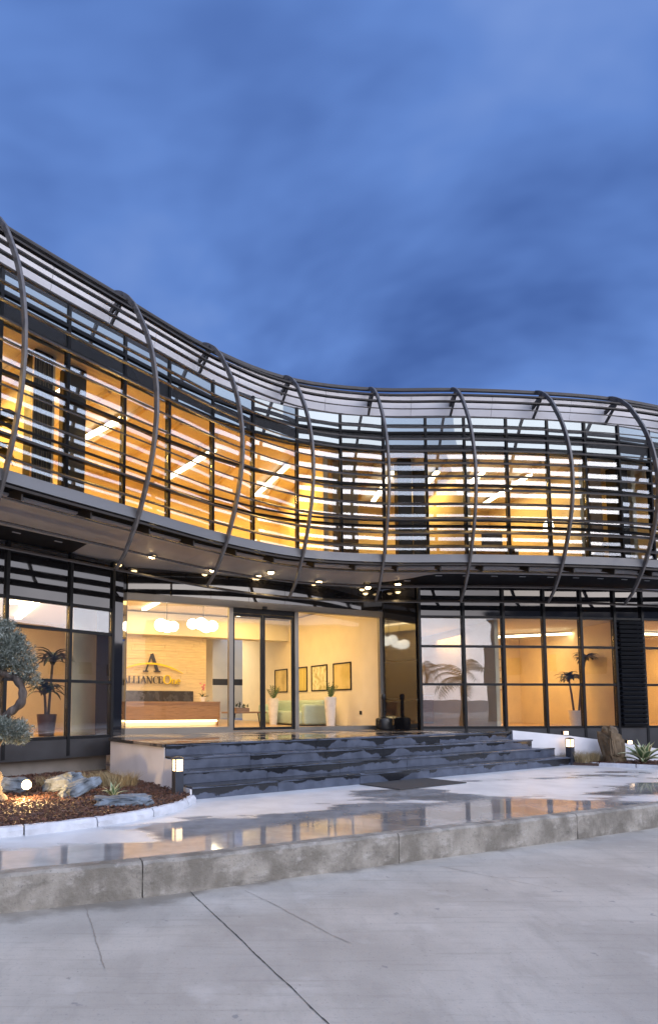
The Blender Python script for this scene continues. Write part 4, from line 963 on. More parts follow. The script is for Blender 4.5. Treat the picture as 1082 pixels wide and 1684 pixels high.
# bonsai olive: twisted trunks and leaf pads
T = thing('bonsai_tree', 'cloud-pruned bonsai olive tree with grey-green leaf pads at the left edge', 'tree', (-3.2, 8.1, 0.37))
def smoothp(pts, n=6):
    n = 10; P, _ = catmull(np.array([p[:3] for p in pts]), n); r = np.interp(np.linspace(0, len(pts) - 1, len(P)), range(len(pts)), [p[3] for p in pts]); return [tuple(p) for p in P], list(r)
def limb(pts, name):
    P, r = smoothp(pts); mb = MB(); P = [tuple(Vector(p) + Vector((mnoise.noise(Vector(p) * 5), mnoise.noise(Vector(p) * 5 + Vector((9, 0, 0))), 0)) * 0.02) for p in P]; r = [x * (1 + 0.42 * mnoise.noise(Vector(p) * 11)) for x, p in zip(r, P)]
    mb.tube(P, r, 12); return mb.build(name, 'bark', T, smooth=True)
limb([(-3.20, 8.1, 0.34, 0.115), (-3.25, 8.1, 0.55, 0.085), (-3.30, 8.12, 0.85, 0.075), (-3.36, 8.12, 1.15, 0.075), (-3.30, 8.1, 1.45, 0.08), (-3.34, 8.1, 1.75, 0.075), (-3.25, 8.1, 2.1, 0.06), (-3.22, 8.1, 2.4, 0.04)], 'trunk')
limb([(-3.34, 8.12, 1.20, 0.05), (-3.22, 8.06, 1.38, 0.055), (-3.08, 8.03, 1.52, 0.055), (-2.92, 8.0, 1.66, 0.055), (-2.90, 8.0, 1.84, 0.055), (-3.00, 8.02, 2.00, 0.055), (-3.18, 8.05, 2.06, 0.05), (-3.3, 8.06, 2.15, 0.03)], 'branch')
limb([(-3.28, 8.1, 0.95, 0.04), (-3.2, 7.95, 1.1, 0.03), (-3.05, 7.85, 1.22, 0.02), (-2.95, 7.8, 1.3, 0.012)], 'branch')
limb([(-3.0, 8.02, 1.98, 0.03), (-2.86, 8.0, 1.98, 0.018), (-2.78, 8.0, 2.1, 0.01)], 'branch')
def leaf_pad(blobs, n, size, name):
    """leaves set on sprigs through lumpy shells"""
    vol = np.array([b_[3] * b_[4] * b_[5] for b_ in blobs]) ** 0.67; pr = vol / vol.sum(); idx = rng.choice(len(blobs), n, p=pr)
    V = np.zeros((n * 4, 3)); cen = np.array(blobs)[idx]
    d = rng.normal(size=(n, 3)); d /= np.linalg.norm(d, axis=1)[:, None]; rad = 1 - 0.55 * rng.random(n) ** 2.2 + 0.14 * rng.random(n) ** 3
    lump = np.array([0.84 + 0.42 * mnoise.noise(Vector(x * 2.4 + c_[:3] * 3)) + 0.30 * mnoise.noise(Vector(x * 6.5 + c_[:3])) for x, c_ in zip(d, cen)])
    pos = cen[:, :3] + d * cen[:, 3:6] * (rad * lump)[:, None]
    ax = d * 0.9 + rng.normal(size=(n, 3)) * 0.55 + np.array([0, 0, 0.25]); ax /= np.linalg.norm(ax, axis=1)[:, None]
    sd_ = np.cross(ax, rng.normal(size=(n, 3))); sd_ /= np.linalg.norm(sd_, axis=1)[:, None]
    l = size * rng.uniform(0.6, 1.3, n)[:, None]; w_ = l * 0.15
    V[0::4] = pos; V[1::4] = pos + ax * l * 0.5 + sd_ * w_; V[2::4] = pos + ax * l; V[3::4] = pos + ax * l * 0.5 - sd_ * w_
    F = [(4 * i, 4 * i + 1, 4 * i + 2, 4 * i + 3) for i in range(n)]
    return mesh_obj(name, V, F, 'olive_leaf', T)
leaf_pad([(-3.28, 8.1, 2.50, 0.30, 0.30, 0.26), (-3.02, 8.05, 2.30, 0.24, 0.28, 0.22), (-3.42, 8.1, 2.25, 0.35, 0.3, 0.25), (-3.5, 8.1, 2.62, 0.30, 0.3, 0.2), (-2.92, 8.03, 2.12, 0.13, 0.15, 0.12), (-2.80, 8.0, 2.02, 0.10, 0.10, 0.12), (-3.12, 8.0, 2.42, 0.22, 0.25, 0.2), (-2.78, 8.0, 2.16, 0.06, 0.06, 0.10), (-2.72, 8.0, 1.95, 0.07, 0.05, 0.05), (-2.98, 8.0, 2.50, 0.10, 0.1, 0.08), (-3.12, 8.0, 2.68, 0.10, 0.1, 0.08), (-3.3, 8.0, 2.76, 0.12, 0.1, 0.08)], 15000, 0.050, 'crown')
leaf_pad([(-2.98, 7.85, 1.32, 0.25, 0.26, 0.14), (-3.20, 7.85, 1.36, 0.25, 0.26, 0.15), (-3.40, 7.9, 1.32, 0.25, 0.26, 0.14), (-2.88, 7.83, 1.24, 0.17, 0.2, 0.10)], 9000, 0.045, 'crown')
leaf_pad([(-3.55, 8.1, 1.85, 0.22, 0.22, 0.16)], 2500, 0.045, 'crown')

# doormat at the foot of the steps
mt = MB(); q0 = TL + st * 3.0 + sn * 0.98
dm = [(1.95, 10.35), (3.30, 11.18), (3.82, 10.55), (2.46, 9.70)]
tag(mt.prism(dm[::-1], ZF + 0.004, ZF + 0.018).build('doormat', 'mat_dark'), 'dark grey doormat lying at the foot of the steps', 'doormat')

# ------------------------------------------------------------------ lobby contents
LW = (1.0, 0.61, 0.165)
# wall sign: two-dimensional letter outlines, extruded
def seg(p, q, w): 
    p, q = Vector(p), Vector(q); d = (q - p).normalized(); a = Vector((-d.y, d.x)) * w / 2; return [p - a, q - a, q + a, p + a]
def arcq(c, rx, ry, a0, a1, wf, n=22):
    out = []; pr = None
    for i in range(n + 1):
        u = i / n; a = R(a0 + (a1 - a0) * u); w_ = wf(a); o = (c[0] + rx * math.cos(a), c[1] + ry * math.sin(a)); i_ = (c[0] + (rx - w_) * math.cos(a), c[1] + (ry - w_ * 0.8) * math.sin(a))
        if pr: out.append([pr[0], o, i_, pr[1]])
        pr = (o, i_)
    return out
def H_(x0, x1, y, w=0.06): return [(x0, y - w / 2), (x1, y - w / 2), (x1, y + w / 2), (x0, y + w / 2)]
TK, TN = 0.17, 0.07
G = {
 'A': (0.86, [seg((0.10, 0), (0.41, 1), TN), seg((0.42, 1), (0.74, 0), TK), H_(0.2, 0.62, 0.36), H_(0, 0.24, 0.03), H_(0.58, 0.9, 0.03)]),
 'L': (0.66, [seg((0.16, 0), (0.16, 1), TK), H_(0.02, 0.32, 0.97), H_(0.02, 0.6, 0.03), seg((0.58, 0), (0.60, 0.26), TN)]),
 'I': (0.40, [seg((0.18, 0), (0.18, 1), TK), H_(0.02, 0.34, 0.97), H_(0.02, 0.34, 0.03)]),
 'N': (0.92, [seg((0.14, 0), (0.14, 1), TN), seg((0.14, 1), (0.72, 0), TK), seg((0.74, 0), (0.74, 1), TN), H_(0.02, 0.28, 0.03), H_(0.6, 0.88, 0.97), H_(0.0, 0.2, 0.97)]),
 'C': (0.80, arcq((0.44, 0.5), 0.42, 0.52, 48, 312, lambda a: 0.06 + 0.12 * max(0, -math.cos(a))) + [seg((0.72, 0.72), (0.72, 1.0), TN)]),
 'E': (0.70, [seg((0.16, 0), (0.16, 1), TK), H_(0.02, 0.58, 0.97), H_(0.02, 0.62, 0.03), H_(0.2, 0.48, 0.52), seg((0.57, 0.74), (0.57, 1), TN), seg((0.61, 0), (0.61, 0.28), TN)]),
 'O': (1.20, arcq((0.58, 0.58), 0.56, 0.62, 0, 360, lambda a: 0.09 + 0.11 * abs(math.cos(a)), 40)),
 'n': (0.66, [seg((0.14, 0), (0.14, 0.66), 0.13)] + arcq((0.34, 0.42), 0.24, 0.24, 0, 180, lambda a: 0.10) + [seg((0.52, 0), (0.52, 0.44), 0.13), H_(0.02, 0.26, 0.03), H_(0.4, 0.64, 0.03)]),
 'e': (0.62, arcq((0.31, 0.33), 0.29, 0.35, 0, 310, lambda a: 0.07 + 0.06 * abs(math.cos(a)), 30) + [H_(0.08, 0.56, 0.36)]),
 '^': (1.0, [seg((0.16, 0.03), (0.49, 1.0), 0.085), seg((0.51, 1.06), (0.86, 0.03), 0.185), H_(0.0, 0.32, 0.03, 0.07), H_(0.64, 1.04, 0.03, 0.07)]),
}
def plate(quads, u0, z0, h, mat, parent, name='letter', dv=0.0, th=0.03):
    mb = MB(); e_ = 0.0
    for q in quads:
        e_ += 0.0006
        f = [E(u0 + p[0] * h, VS - 0.075 - dv - th - e_, z0 + p[1] * h) for p in q]; b_ = [E(u0 + p[0] * h, VS - 0.075 - dv, z0 + p[1] * h) for p in q]
        n_ = len(q); mb.add(f + b_, [tuple(range(n_)), tuple(range(2 * n_ - 1, n_ - 1, -1))] + [(i, n_ + i, n_ + (i + 1) % n_, (i + 1) % n_) for i in range(n_)])
    return mb.build(name, mat, parent)
sg = thing('wall_sign', 'company sign with big letter A and yellow arc on the boarded lobby wall', 'sign', E(0.9, VS - 0.06, 2.3))
hh = 0.218; u = 1.13; SZ = 2.27
for ch in 'ALLIANCE':
    plate(G[ch][1], u, SZ, hh, 'letter_dark', sg); u += G[ch][0] * hh * 0.98
for ch in 'One':
    plate([[(p[0] + 0.05, p[1] - 0.04) for p in q] for q in G[ch][1]], u, SZ - 0.01, hh * 1.05, 'letter_dark', sg, 'letter_shadow', -0.012, 0.012)
    plate(G[ch][1], u, SZ - 0.01, hh * 1.05, 'letter_yellow', sg); u += G[ch][0] * hh * 1.03
UE = u
plate(G['^'][1], 1.76, 2.62, 0.52, 'letter_dark', sg, 'emblem')
aq = []; n = 40; pr = None
for i in range(n + 1):
    x = 0.98 + 2.02 * i / n; k = (x - 1.98) / 1.05; y = 2.87 - 0.30 * k * k; w_ = 0.008 + 0.020 * max(0, 1 - k * k)
    if pr: aq.append([(pr[0], pr[1] - pr[2]), (x, y - w_), (x, y + w_), (pr[0], pr[1] + pr[2])])
    pr = (x, y, w_)
plate(aq, 0.0, 0.0, 1.0, 'letter_yellow', sg, 'arc', 0.036, 0.012)
# dark panel low on the sign wall
sc_ = MB().beam(E(0.6, VS - 0.09, 1.83), E(3.35, VS - 0.09, 1.83), 0.05, 0.44).build('wall_panel', 'screen_dark'); tag(sc_, 'long dark panel on the boarded wall behind the reception desk', 'wall panel')
# reception desk
dk = thing('reception_desk', 'wooden reception desk with a glowing light strip along its foot', 'desk', E(1.2, 3.6, ZT + 0.01))
MB().beam(E(0.72, 3.4, 1.45), E(3.50, 3.4, 1.45), 0.05, 0.46).build('front_panel', 'wood_desk', dk)
MB().beam(E(0.72, 3.74, 1.70), E(3.50, 3.74, 1.70), 0.78, 0.045).build('desk_top', 'wood_desk', dk)
MB().beam(E(0.76, 3.55, 1.13), E(3.44, 3.55, 1.13), 0.05, 0.17).build('toe_board', 'wall_cream', dk)
MB().beam(E(0.76, 3.46, 1.185), E(3.44, 3.46, 1.185), 0.06, 0.045).build('light_strip', 'led', dk)
for u in (0.76, 3.46): MB().beam(E(u, 3.45, 1.36), E(u, 4.1, 1.36), 0.05, 0.63).build('side_panel', 'wood_desk', dk)
# foliage helper for pot plants
def blades(t_, c, n, l, w_, mat, droop, up0, rnd, name='leaf'):
    for k in range(n):
        az = rnd.uniform(0, 6.28); el = up0 + rnd.uniform(-.35, .35); p = Vector(c) + Vector((rnd.uniform(-.03, .03), rnd.uniform(-.03, .03), rnd.uniform(-.08, .08))); m_ = 5; ll = l * rnd.uniform(.7, 1.15); V = []; F = []
        side = Vector((-math.sin(az), math.cos(az), 0.0))
        for i in range(m_ + 1):
            u_ = i / m_; ww = w_ * math.sin(math.pi * min(0.97, 0.12 + 0.85 * u_)); V += [p - side * ww, p + Vector((0, 0, -ww * 0.35)), p + side * ww]
            if i:
                o = 3 * i; F += [(o - 3, o, o + 1, o - 2), (o - 2, o + 1, o + 2, o - 1)]
            p = p + Vector((math.cos(az) * math.cos(el), math.sin(az) * math.cos(el), math.sin(el))) * ll / m_; el -= droop / m_
        mesh_obj(name, V, F, mat, t_)
def zz_plant(c, h, label, r=0.17, seed=0):
    rnd = random.Random(seed); t_ = thing('potted_plant', label, 'potted plant', c, 'plants in tall white pots'); 
    MB().lathe(c, [(r * 0.62, 0), (r * 0.66, 0.02), (r, h), (r * 0.9, h), (r * 0.88, h - 0.06)], 28).build('pot', 'pot_white', t_, smooth=True)
    for k in range(9):
        az = rnd.uniform(0, 6.28); el = R(rnd.uniform(55, 85)); l = rnd.uniform(.3, .48); b0 = Vector((c[0], c[1], c[2] + h - 0.05)); d = Vector((math.cos(az) * math.cos(el), math.sin(az) * math.cos(el), math.sin(el)))
        stem = MB().tube([b0, b0 + d * l * 0.5, b0 + d * l + Vector((d.x, d.y, 0)) * 0.06], [0.008, 0.006, 0.003], 5).build('stem', 'leaf_zz', t_)
        V = []; F = []
        for i in range(12):
            q = b0 + d * l * (0.2 + 0.07 * i); sg_ = 1 if i % 2 else -1; sd_ = d.cross(Vector((0, 0, 1))).normalized() * sg_; tip = q + (sd_ * 0.8 + d * 0.6).normalized() * 0.085; wv = d * 0.018
            o = len(V); V += [q, (q + tip) / 2 + wv, tip, (q + tip) / 2 - wv]; F.append((o, o + 1, o + 2, o + 3))
        mesh_obj('leaflets', V, F, 'leaf_zz', stem)
    return t_
zz_plant(tuple(E(5.96, 1.50, ZT + 0.01)), 0.80, 'tall white pot with dark leafy plant, nearest the fixed lobby window', seed=4)
zz_plant(tuple(E(5.30, 3.6, ZT + 0.01)), 0.78, 'tall white pot with dark leafy plant deeper in the lobby beside the sofa', seed=9)
# pictures on the side wall
def picture(v, label, w_=0.90, h_=0.78, zc_=2.43, seed=0):
    uu = EL + 0.045; t_ = thing('framed_picture', label, 'picture', E(uu, v, zc_ - h_ / 2), 'pictures on the lobby wall')
    fr = MB(); th = 0.035
    for s_ in (-1, 1):
        fr.beam(E(uu - 0.015, v + s_ * (w_ / 2 - th / 2), zc_ - h_ / 2), E(uu - 0.015, v + s_ * (w_ / 2 - th / 2), zc_ + h_ / 2), th, 0.03, (en.x, en.y, 0))
        fr.beam(E(uu - 0.015, v - w_ / 2 + th, zc_ + s_ * (h_ / 2 - th / 2)), E(uu - 0.015, v + w_ / 2 - th, zc_ + s_ * (h_ / 2 - th / 2)), 0.03, th)
    fr.build('frame', 'black_metal', t_)
    MB().beam(E(uu - 0.006, v - w_ / 2 + th, zc_), E(uu - 0.006, v + w_ / 2 - th, zc_), 0.008, h_ - 2 * th).build('print', ('print_a', 'print_b', 'print_c', 'print_d')[seed], t_)
def printmat(name, c1, c2, kind, sc):
    m, t, b = newmat(name); tcn = N(t, 'ShaderNodeTexCoord')
    if kind == 'wave': n_ = N(t, 'ShaderNodeTexWave'); n_.inputs['Scale'].default_value = sc; n_.inputs['Distortion'].default_value = 2.0; n_.bands_direction = 'Y'
    else: n_ = N(t, 'ShaderNodeTexNoise'); n_.inputs['Scale'].default_value = sc; n_.inputs['Detail'].default_value = 6
    t.links.new(tcn.outputs['Generated'], n_.inputs['Vector'])
    r = N(t, 'ShaderNodeValToRGB'); t.links.new(n_.outputs['Fac'], r.inputs[0]); r.color_ramp.elements[0].position = 0.35; r.color_ramp.elements[1].position = 0.6
    r.color_ramp.elements[0].color = c1 + (1,); r.color_ramp.elements[1].color = c2 + (1,); t.links.new(r.outputs[0], b.inputs['Base Color']); b.inputs['Roughness'].default_value = 0.35
printmat('print_a', (0.5, 0.38, 0.14), (0.72, 0.58, 0.26), 'noise', 2.0)
printmat('print_b', (0.55, 0.42, 0.08), (0.78, 0.66, 0.20), 'wave', 3.0)
printmat('print_c', (0.45, 0.38, 0.12), (0.85, 0.80, 0.55), 'noise', 5.0)
printmat('print_d', (0.60, 0.46, 0.14), (0.74, 0.60, 0.26), 'noise', 1.5)
PV = [5.52, 4.24, 3.08, 1.86]
for i, (v, lab) in enumerate(zip(PV, ('deepest of the four framed prints on the lobby side wall', 'second deepest framed print with vertical stripes on the lobby wall', 'third framed print with a mottled leafy image on the lobby wall', 'framed print nearest the entrance on the lobby side wall'))): picture(v, 'black-framed: ' + lab if False else lab, seed=i)
# sofa
sf = thing('sofa', 'mint green curved sofa against the lobby side wall', 'sofa', E(EL - 0.6, 3.1, ZT + 0.01))
def rbox(u0, u1, v0, v1, z0, z1, name, mat, parent, bev=0.06):
    o = MB().hexa([E(u0, v0, z0), E(u1, v0, z0), E(u1, v1, z0), E(u0, v1, z0)], [E(u0, v0, z1), E(u1, v0, z1), E(u1, v1, z1), E(u0, v1, z1)]).build(name, mat, parent); mo = o.modifiers.new('bevel', 'BEVEL'); mo.width = bev; mo.segments = 4; o.data.polygons.foreach_set('use_smooth', [True] * 6); return o
rbox(EL - 1.05, EL - 0.10, 2.35, 5.0, ZT + 0.04, ZT + 0.42, 'seat', 'sofa_mint', sf)
rbox(EL - 0.38, EL + 0.02, 2.3, 5.05, ZT + 0.30, ZT + 0.74, 'backrest', 'sofa_mint', sf, 0.09)
rbox(EL - 1.0, EL - 0.06, 2.18, 2.42, ZT + 0.04, ZT + 0.62, 'arm', 'sofa_mint', sf, 0.08)
rbox(EL - 1.0, EL - 0.06, 4.95, 5.18, ZT + 0.04, ZT + 0.62, 'arm', 'sofa_mint', sf, 0.08)
# low table with planter box
tb = thing('low_table', 'low dark coffee table with splayed legs behind the sliding doors', 'table', E(4.0, 2.6, ZT + 0.01))
MB().beam(E(3.15, 2.0, ZT + 0.40), E(4.25, 2.3, ZT + 0.40), 0.5, 0.04).build('table_top', 'wood_brown', tb)
for u, v, du in ((3.3, 1.85, -.06), (3.3, 2.15, -.06), (4.1, 1.85, .06), (4.1, 2.15, .06)): MB().tube([E(u, v, ZT + 0.38), E(u + du, v, ZT + 0.012)], [0.018, 0.012], 8).build('leg', 'black_metal', tb)
bx_ = thing('planter_box', 'small wooden box of succulents on the low table', 'planter box', E(3.72, 2.3, ZT + 0.422))
MB().beam(E(3.36, 2.0, ZT + 0.475), E(3.74, 2.0, ZT + 0.475), 0.16, 0.10).build('box', 'wood_brown', bx_)
rnd = random.Random(3)
for k in range(4): blades(bx_, tuple(E(3.40 + 0.1 * k, 2.0, ZT + 0.53)), 5, 0.12, 0.018, 'leaf_dark', 0.5, R(65), rnd)
# pendants: clusters of frosted globes
def pendant(u, v, zc_, label, ng, seed):
    rnd = random.Random(seed); t_ = thing('pendant_lamp', label, 'pendant lamp', E(u, v, zc_ - 0.2), 'frosted pendant lamps')
    MB().tube([E(u, v, zc_), E(u, v, ZLC)], 0.008, 6).build('cord', 'black_metal', t_)
    for k in range(ng):
        c_ = E(u + (k - (ng - 1) / 2) * 0.18, v + rnd.uniform(-.1, .1), zc_ + rnd.uniform(-.05, .05)); r_ = rnd.uniform(.14, .18)
        MB().lathe(c_, [(r_ * math.sin(math.pi * i / 10) + 0.001, -r_ * 0.95 * math.cos(math.pi * i / 10)) for i in range(11)], 20).build('globe', 'globe', t_, smooth=True)
pendant(1.68, 2.6, 3.66, 'cluster of white glowing globes hanging over the reception desk, left of the pair', 3, 1)
pendant(2.62, 2.4, 3.72, 'cluster of white glowing globes hanging beside the entrance door, right of the pair', 4, 2)
t_ = strip_lamp(E(1.6, 0.6), E(1.6, 4.6), ZLC - 0.04, 'flush strip lamp in the lobby ceiling over the desk', mat='cove'); lamp('AREA', E(1.2, 2.9, ZLC - 0.10), 115, LW, t_, shape='RECTANGLE', size=2.0, size_y=3.2, rot=(0, 0, EH))
t_ = strip_lamp(E(4.6, 1.2), E(4.6, 4.6), ZLC - 0.04, 'flush strip lamp in the lobby ceiling over the sofa', mat='cove'); lamp('AREA', E(4.6, 2.9, ZLC - 0.10), 115, LW, t_, shape='RECTANGLE', size=2.0, size_y=3.6, rot=(0, 0, EH))
t_ = strip_lamp(E(3.2, 8.9), E(5.6, 8.9), ZLC - 0.04, 'flush strip lamp in the back hall ceiling', mat='cove'); lamp('AREA', E(4.2, 8.9, ZLC - 0.10), 170, (1.0, 0.84, 0.55), t_, shape='RECTANGLE', size=3.0, size_y=1.5, rot=(0, 0, EH))
# orchid on the desk
oc = thing('orchid', 'pink orchid in a pale pot on the right end of the desk', 'orchid', E(3.12, 3.75, 1.723))
MB().lathe(tuple(E(3.12, 3.75, 1.724)), [(0.06, 0), (0.085, 0.13), (0.075, 0.13)], 18).build('pot', 'pot_white', oc)
MB().tube([E(3.12, 3.75, 1.82), E(3.10, 3.75, 2.05), E(3.16, 3.75, 2.22)], 0.006, 6).build('stem', 'leaf_dark', oc)
for k in range(7):
    c_ = E(3.1 + rnd.uniform(-.06, .10), 3.73, 2.06 + 0.03 * k); MB().lathe(c_, [(0.004, -.025), (0.04, 0.0), (0.004, .02)], 8).build('flower', 'orchid', oc)
blades(oc, tuple(E(3.12, 3.75, 1.84)), 7, 0.24, 0.03, 'leaf_dark', 1.2, R(40), rnd)
# back hall: office chair and desk glimpsed past the sign wall
ch = thing('office_chair', 'black office chair glimpsed in the back hall', 'chair', E(4.7, 8.3, ZT + 0.01))
MB().box(E(4.7, 8.3).x, E(4.7, 8.3).y, ZT + 0.48, 0.48, 0.46, 0.08, EH).build('seat', 'black_metal', ch, bevel=0.02)
MB().box(E(4.7, 8.55).x, E(4.7, 8.55).y, ZT + 0.80, 0.46, 0.06, 0.55, EH).build('backrest', 'black_metal', ch, bevel=0.02)
MB().tube([E(4.7, 8.3, ZT + 0.08), E(4.7, 8.3, ZT + 0.45)], 0.03, 8).build('column', 'black_metal', ch)
for k in range(5):
    a = k * 1.2566; MB().tube([E(4.7, 8.3, ZT + 0.09), E(4.7 + 0.3 * math.cos(a), 8.3 + 0.3 * math.sin(a), ZT + 0.04)], [0.025, 0.018], 6).build('foot', 'black_metal', ch)
zz_plant(tuple(E(4.1, 6.4, ZT + 0.01)), 0.35, 'low white pot with a small plant beside the end of the boarded wall', 0.16, 14)
# wall socket
sk_ = MB().beam(E(EL + 0.035, 0.95, 1.42), E(EL + 0.035, 1.05, 1.42), 0.012, 0.10).build('wall_socket', 'black_metal'); tag(sk_, 'small black socket low on the lobby side wall', 'socket')
# ash bins on the terrace
def ashbin(c, label):
    t_ = thing('ash_bin', label, 'ash bin', c, 'black ash bins by the entrance')
    MB().lathe(c, [(0.19, 0), (0.20, 0.02), (0.20, 0.24), (0.185, 0.27), (0.10, 0.30)], 28).build('drum', 'black_metal', t_, smooth=True)
    MB().lathe((c[0], c[1], c[2] + 0.27), [(0.045, 0), (0.042, 0.45), (0.055, 0.47), (0.06, 0.56), (0.04, 0.60)], 20).build('post', 'black_metal', t_, smooth=True)
ashbin(tuple(E(6.28, -0.40, ZT + 0.004)), 'black drum ash bin with upright post, the one left of the pair')
# left office
lo_l = (1.0, 0.56, 0.16)
t_ = thing('cove_lamp', 'bright angled line of light in the left office ceiling', 'ceiling lamp', LO(2.6, 2.0, 3.5))
ca_, cb_, cc_ = Vector((-4.16, 12.15, 3.69)), Vector((-4.75, 12.1, 3.69)), Vector((-5.35, 14.35, 3.69))
MB().beam(cc_, ca_, 0.13, 0.05).build('long_arm', 'cove', t_); MB().beam(cb_, ca_ - Vector((0.09, 0, 0)), 0.12, 0.046).build('short_arm', 'cove', t_)
lamp('AREA', LO(2.2, 2.2, 3.62), 150, lo_l, t_, shape='RECTANGLE', size=2.5, size_y=2.0)
for k, (u, v) in enumerate(((0.9, 2.0), (1.2, 3.2), (2.2, 3.4))):
    p = LO(u, v, 3.715); tag(MB().lathe(p, [(0.03, 0), (0.06, 0.01), (0.06, 0.022)], 14).build('ceiling_spot', 'globe'), ('small round ceiling spot nearest the pier in the left office', 'small round ceiling spot in the middle of the left office', 'small round ceiling spot deepest in the left office')[k], 'ceiling spot', 'ceiling spots in the left office')
def dracaena(c, label, heads, pot='pot_brown', seed=0, ph=0.42, pr_=0.19, leaf=0.42):
    rnd = random.Random(seed); t_ = thing('potted_plant', label, 'potted plant', c, 'dragon plants in dark pots')
    MB().lathe(c, [(pr_ * 0.75, 0), (pr_, ph), (pr_ * 0.88, ph), (pr_ * 0.86, ph - 0.05)], 24).build('pot', pot, t_)
    for k, (dx, hz) in enumerate(heads):
        top = (c[0] + dx, c[1] + rnd.uniform(-.05, .05), c[2] + hz)
        MB().tube([(c[0] + dx * 0.3, c[1], c[2] + ph - 0.06), (c[0] + dx * 0.6, c[1], c[2] + (ph + hz) / 2), top], [0.028, 0.025, 0.022], 8).build('stem', 'bark', t_)
        blades(t_, top, 34, leaf, 0.046, 'leaf_dark', 1.9, R(48), rnd)
dracaena(tuple(LO(0.95, 0.75, 1.035)), 'bushy dragon plant in a dark pot behind the left office glass', ((-0.06, 0.86), (0.10, 1.46)), seed=5, leaf=0.52)
p = LO(2.0, 2.6, 1.04)
oc2 = thing('armchair', 'brown armchair in the left office behind the bonsai', 'armchair', p)
MB().box(p.x, p.y, p.z + 0.24, 0.6, 0.6, 0.46, R(40)).build('seat', 'wood_brown', oc2, bevel=0.04); q = LO(2.0, 2.95, 0); MB().box(q.x, q.y, p.z + 0.50, 0.6, 0.14, 0.62, R(40)).build('backrest', 'wood_brown', oc2, bevel=0.04)
def wall_frame(p, q, zc_, h_, label, n=2):
    t_ = thing('framed_notice', label, 'picture frame', ((p.x + q.x) / 2, (p.y + q.y) / 2, zc_ - h_ / 2), 'framed notices in the offices')
    MB().beam((p.x, p.y, zc_), (q.x, q.y, zc_), 0.03, h_).build('frame', 'wood_brown', t_)
    d = (q - p).normalized() * 0.025; nv_ = Vector((d.y, -d.x, 0)).normalized() * 0.018
    MB().beam(Vector((p.x, p.y, zc_)) + d + nv_, Vector((q.x, q.y, zc_)) - d + nv_, 0.008, h_ - 0.05).build('sheet', 'panel_white', t_)
for k, z in enumerate((2.98, 2.55, 2.12)): wall_frame(LO(0.62, 4.13, 0), LO(0.25, 4.13, 0), z, 0.36, ('topmost', 'middle', 'lowest')[k] + ' of the framed notices stacked on the left office wall')
# right office
ro_l = (1.0, 0.54, 0.14)
t_ = strip_lamp(RO(2.6, 3.6), RO(5.25, 1.9), 3.62, 'long bright strip lamp hung across the right office', w=0.16, mat='cove'); lamp('AREA', RO(3.2, 2.6, 3.55), 120, ro_l, t_, shape='RECTANGLE', size=3.0, size_y=1.6)
t_ = strip_lamp(RO(5.8, 2.2), RO(8.6, 2.2), 3.68, 'strip lamp in the far right office'); lamp('AREA', RO(7.2, 2.2, 3.6), 130, ro_l, t_, shape='RECTANGLE', size=2.6, size_y=1.6)
dracaena(tuple(RO(4.75, 1.15, 1.065)), 'tall dragon plant with drooping leaves in an urn in the right office', ((-0.15, 1.25), (0.28, 1.75)), 'pot_white', 11, 0.42, 0.18, 0.40)
for k, z in enumerate((2.95, 2.60, 2.25)): wall_frame(RO(4.15, 4.53, 0), RO(4.65, 4.53, 0), z, 0.30, ('topmost', 'middle', 'lowest')[k] + ' of the framed notices stacked on the right office wall')
wall_frame(RO(2.9, 4.53, 0), RO(3.4, 4.53, 0), 2.35, 0.55, 'single framed notice on the right office wall')
cb = thing('cabinet', 'dark low cabinet along the right office wall', 'cabinet', RO(2.2, 4.0, 1.06)); MB().beam(RO(0.9, 4.2, 1.5), RO(3.4, 4.2, 1.5), 0.5, 0.85).build('body', 'cabinet', cb); MB().beam(RO(0.86, 4.2, 1.945), RO(3.44, 4.2, 1.945), 0.56, 0.03).build('top', 'wood_brown', cb)
for k in range(4): MB().beam(RO(0.93 + 0.63 * k, 3.94, 1.5), RO(1.49 + 0.63 * k, 3.94, 1.5), 0.02, 0.78).build('door', 'wood_brown', cb)
# upper floor: plant behind the left windows, lamp on the right
def up(idx, u, n_, z=4.965): p = at(RS[idx] + u * (RS[idx + 1] - RS[idx]), n_); return (p.x, p.y, z)
dracaena(up(1, 0.22, -1.55), 'dragon plant in a dark pot behind the leftmost upstairs window', ((0.0, 0.85), (0.12, 1.35)), seed=21, leaf=0.5)
fp = up(7, 0.42, -1.7); t_ = thing('floor_lamp', 'glowing floor lamp shining upstairs at the right', 'floor lamp', fp)
MB().tube([fp, (fp[0], fp[1], fp[2] + 1.15)], 0.015, 8).build('pole', 'black_metal', t_); MB().lathe(fp, [(0.14, 0), (0.13, 0.02), (0.02, 0.03)], 16).build('base', 'black_metal', t_)
MB().lathe((fp[0], fp[1], fp[2] + 1.12), [(0.13, 0), (0.10, 0.22), (0.09, 0.22)], 20).build('shade', 'globe', t_)
dracaena(up(8, 0.25, -1.8), 'low dragon plant in the dim brown room upstairs at the right', ((0.0, 0.7),), seed=31)
fp = up(6, 0.80, -2.4)
t_ = thing('desk', 'dark desk with a monitor in the seventh upstairs bay', 'desk', fp)
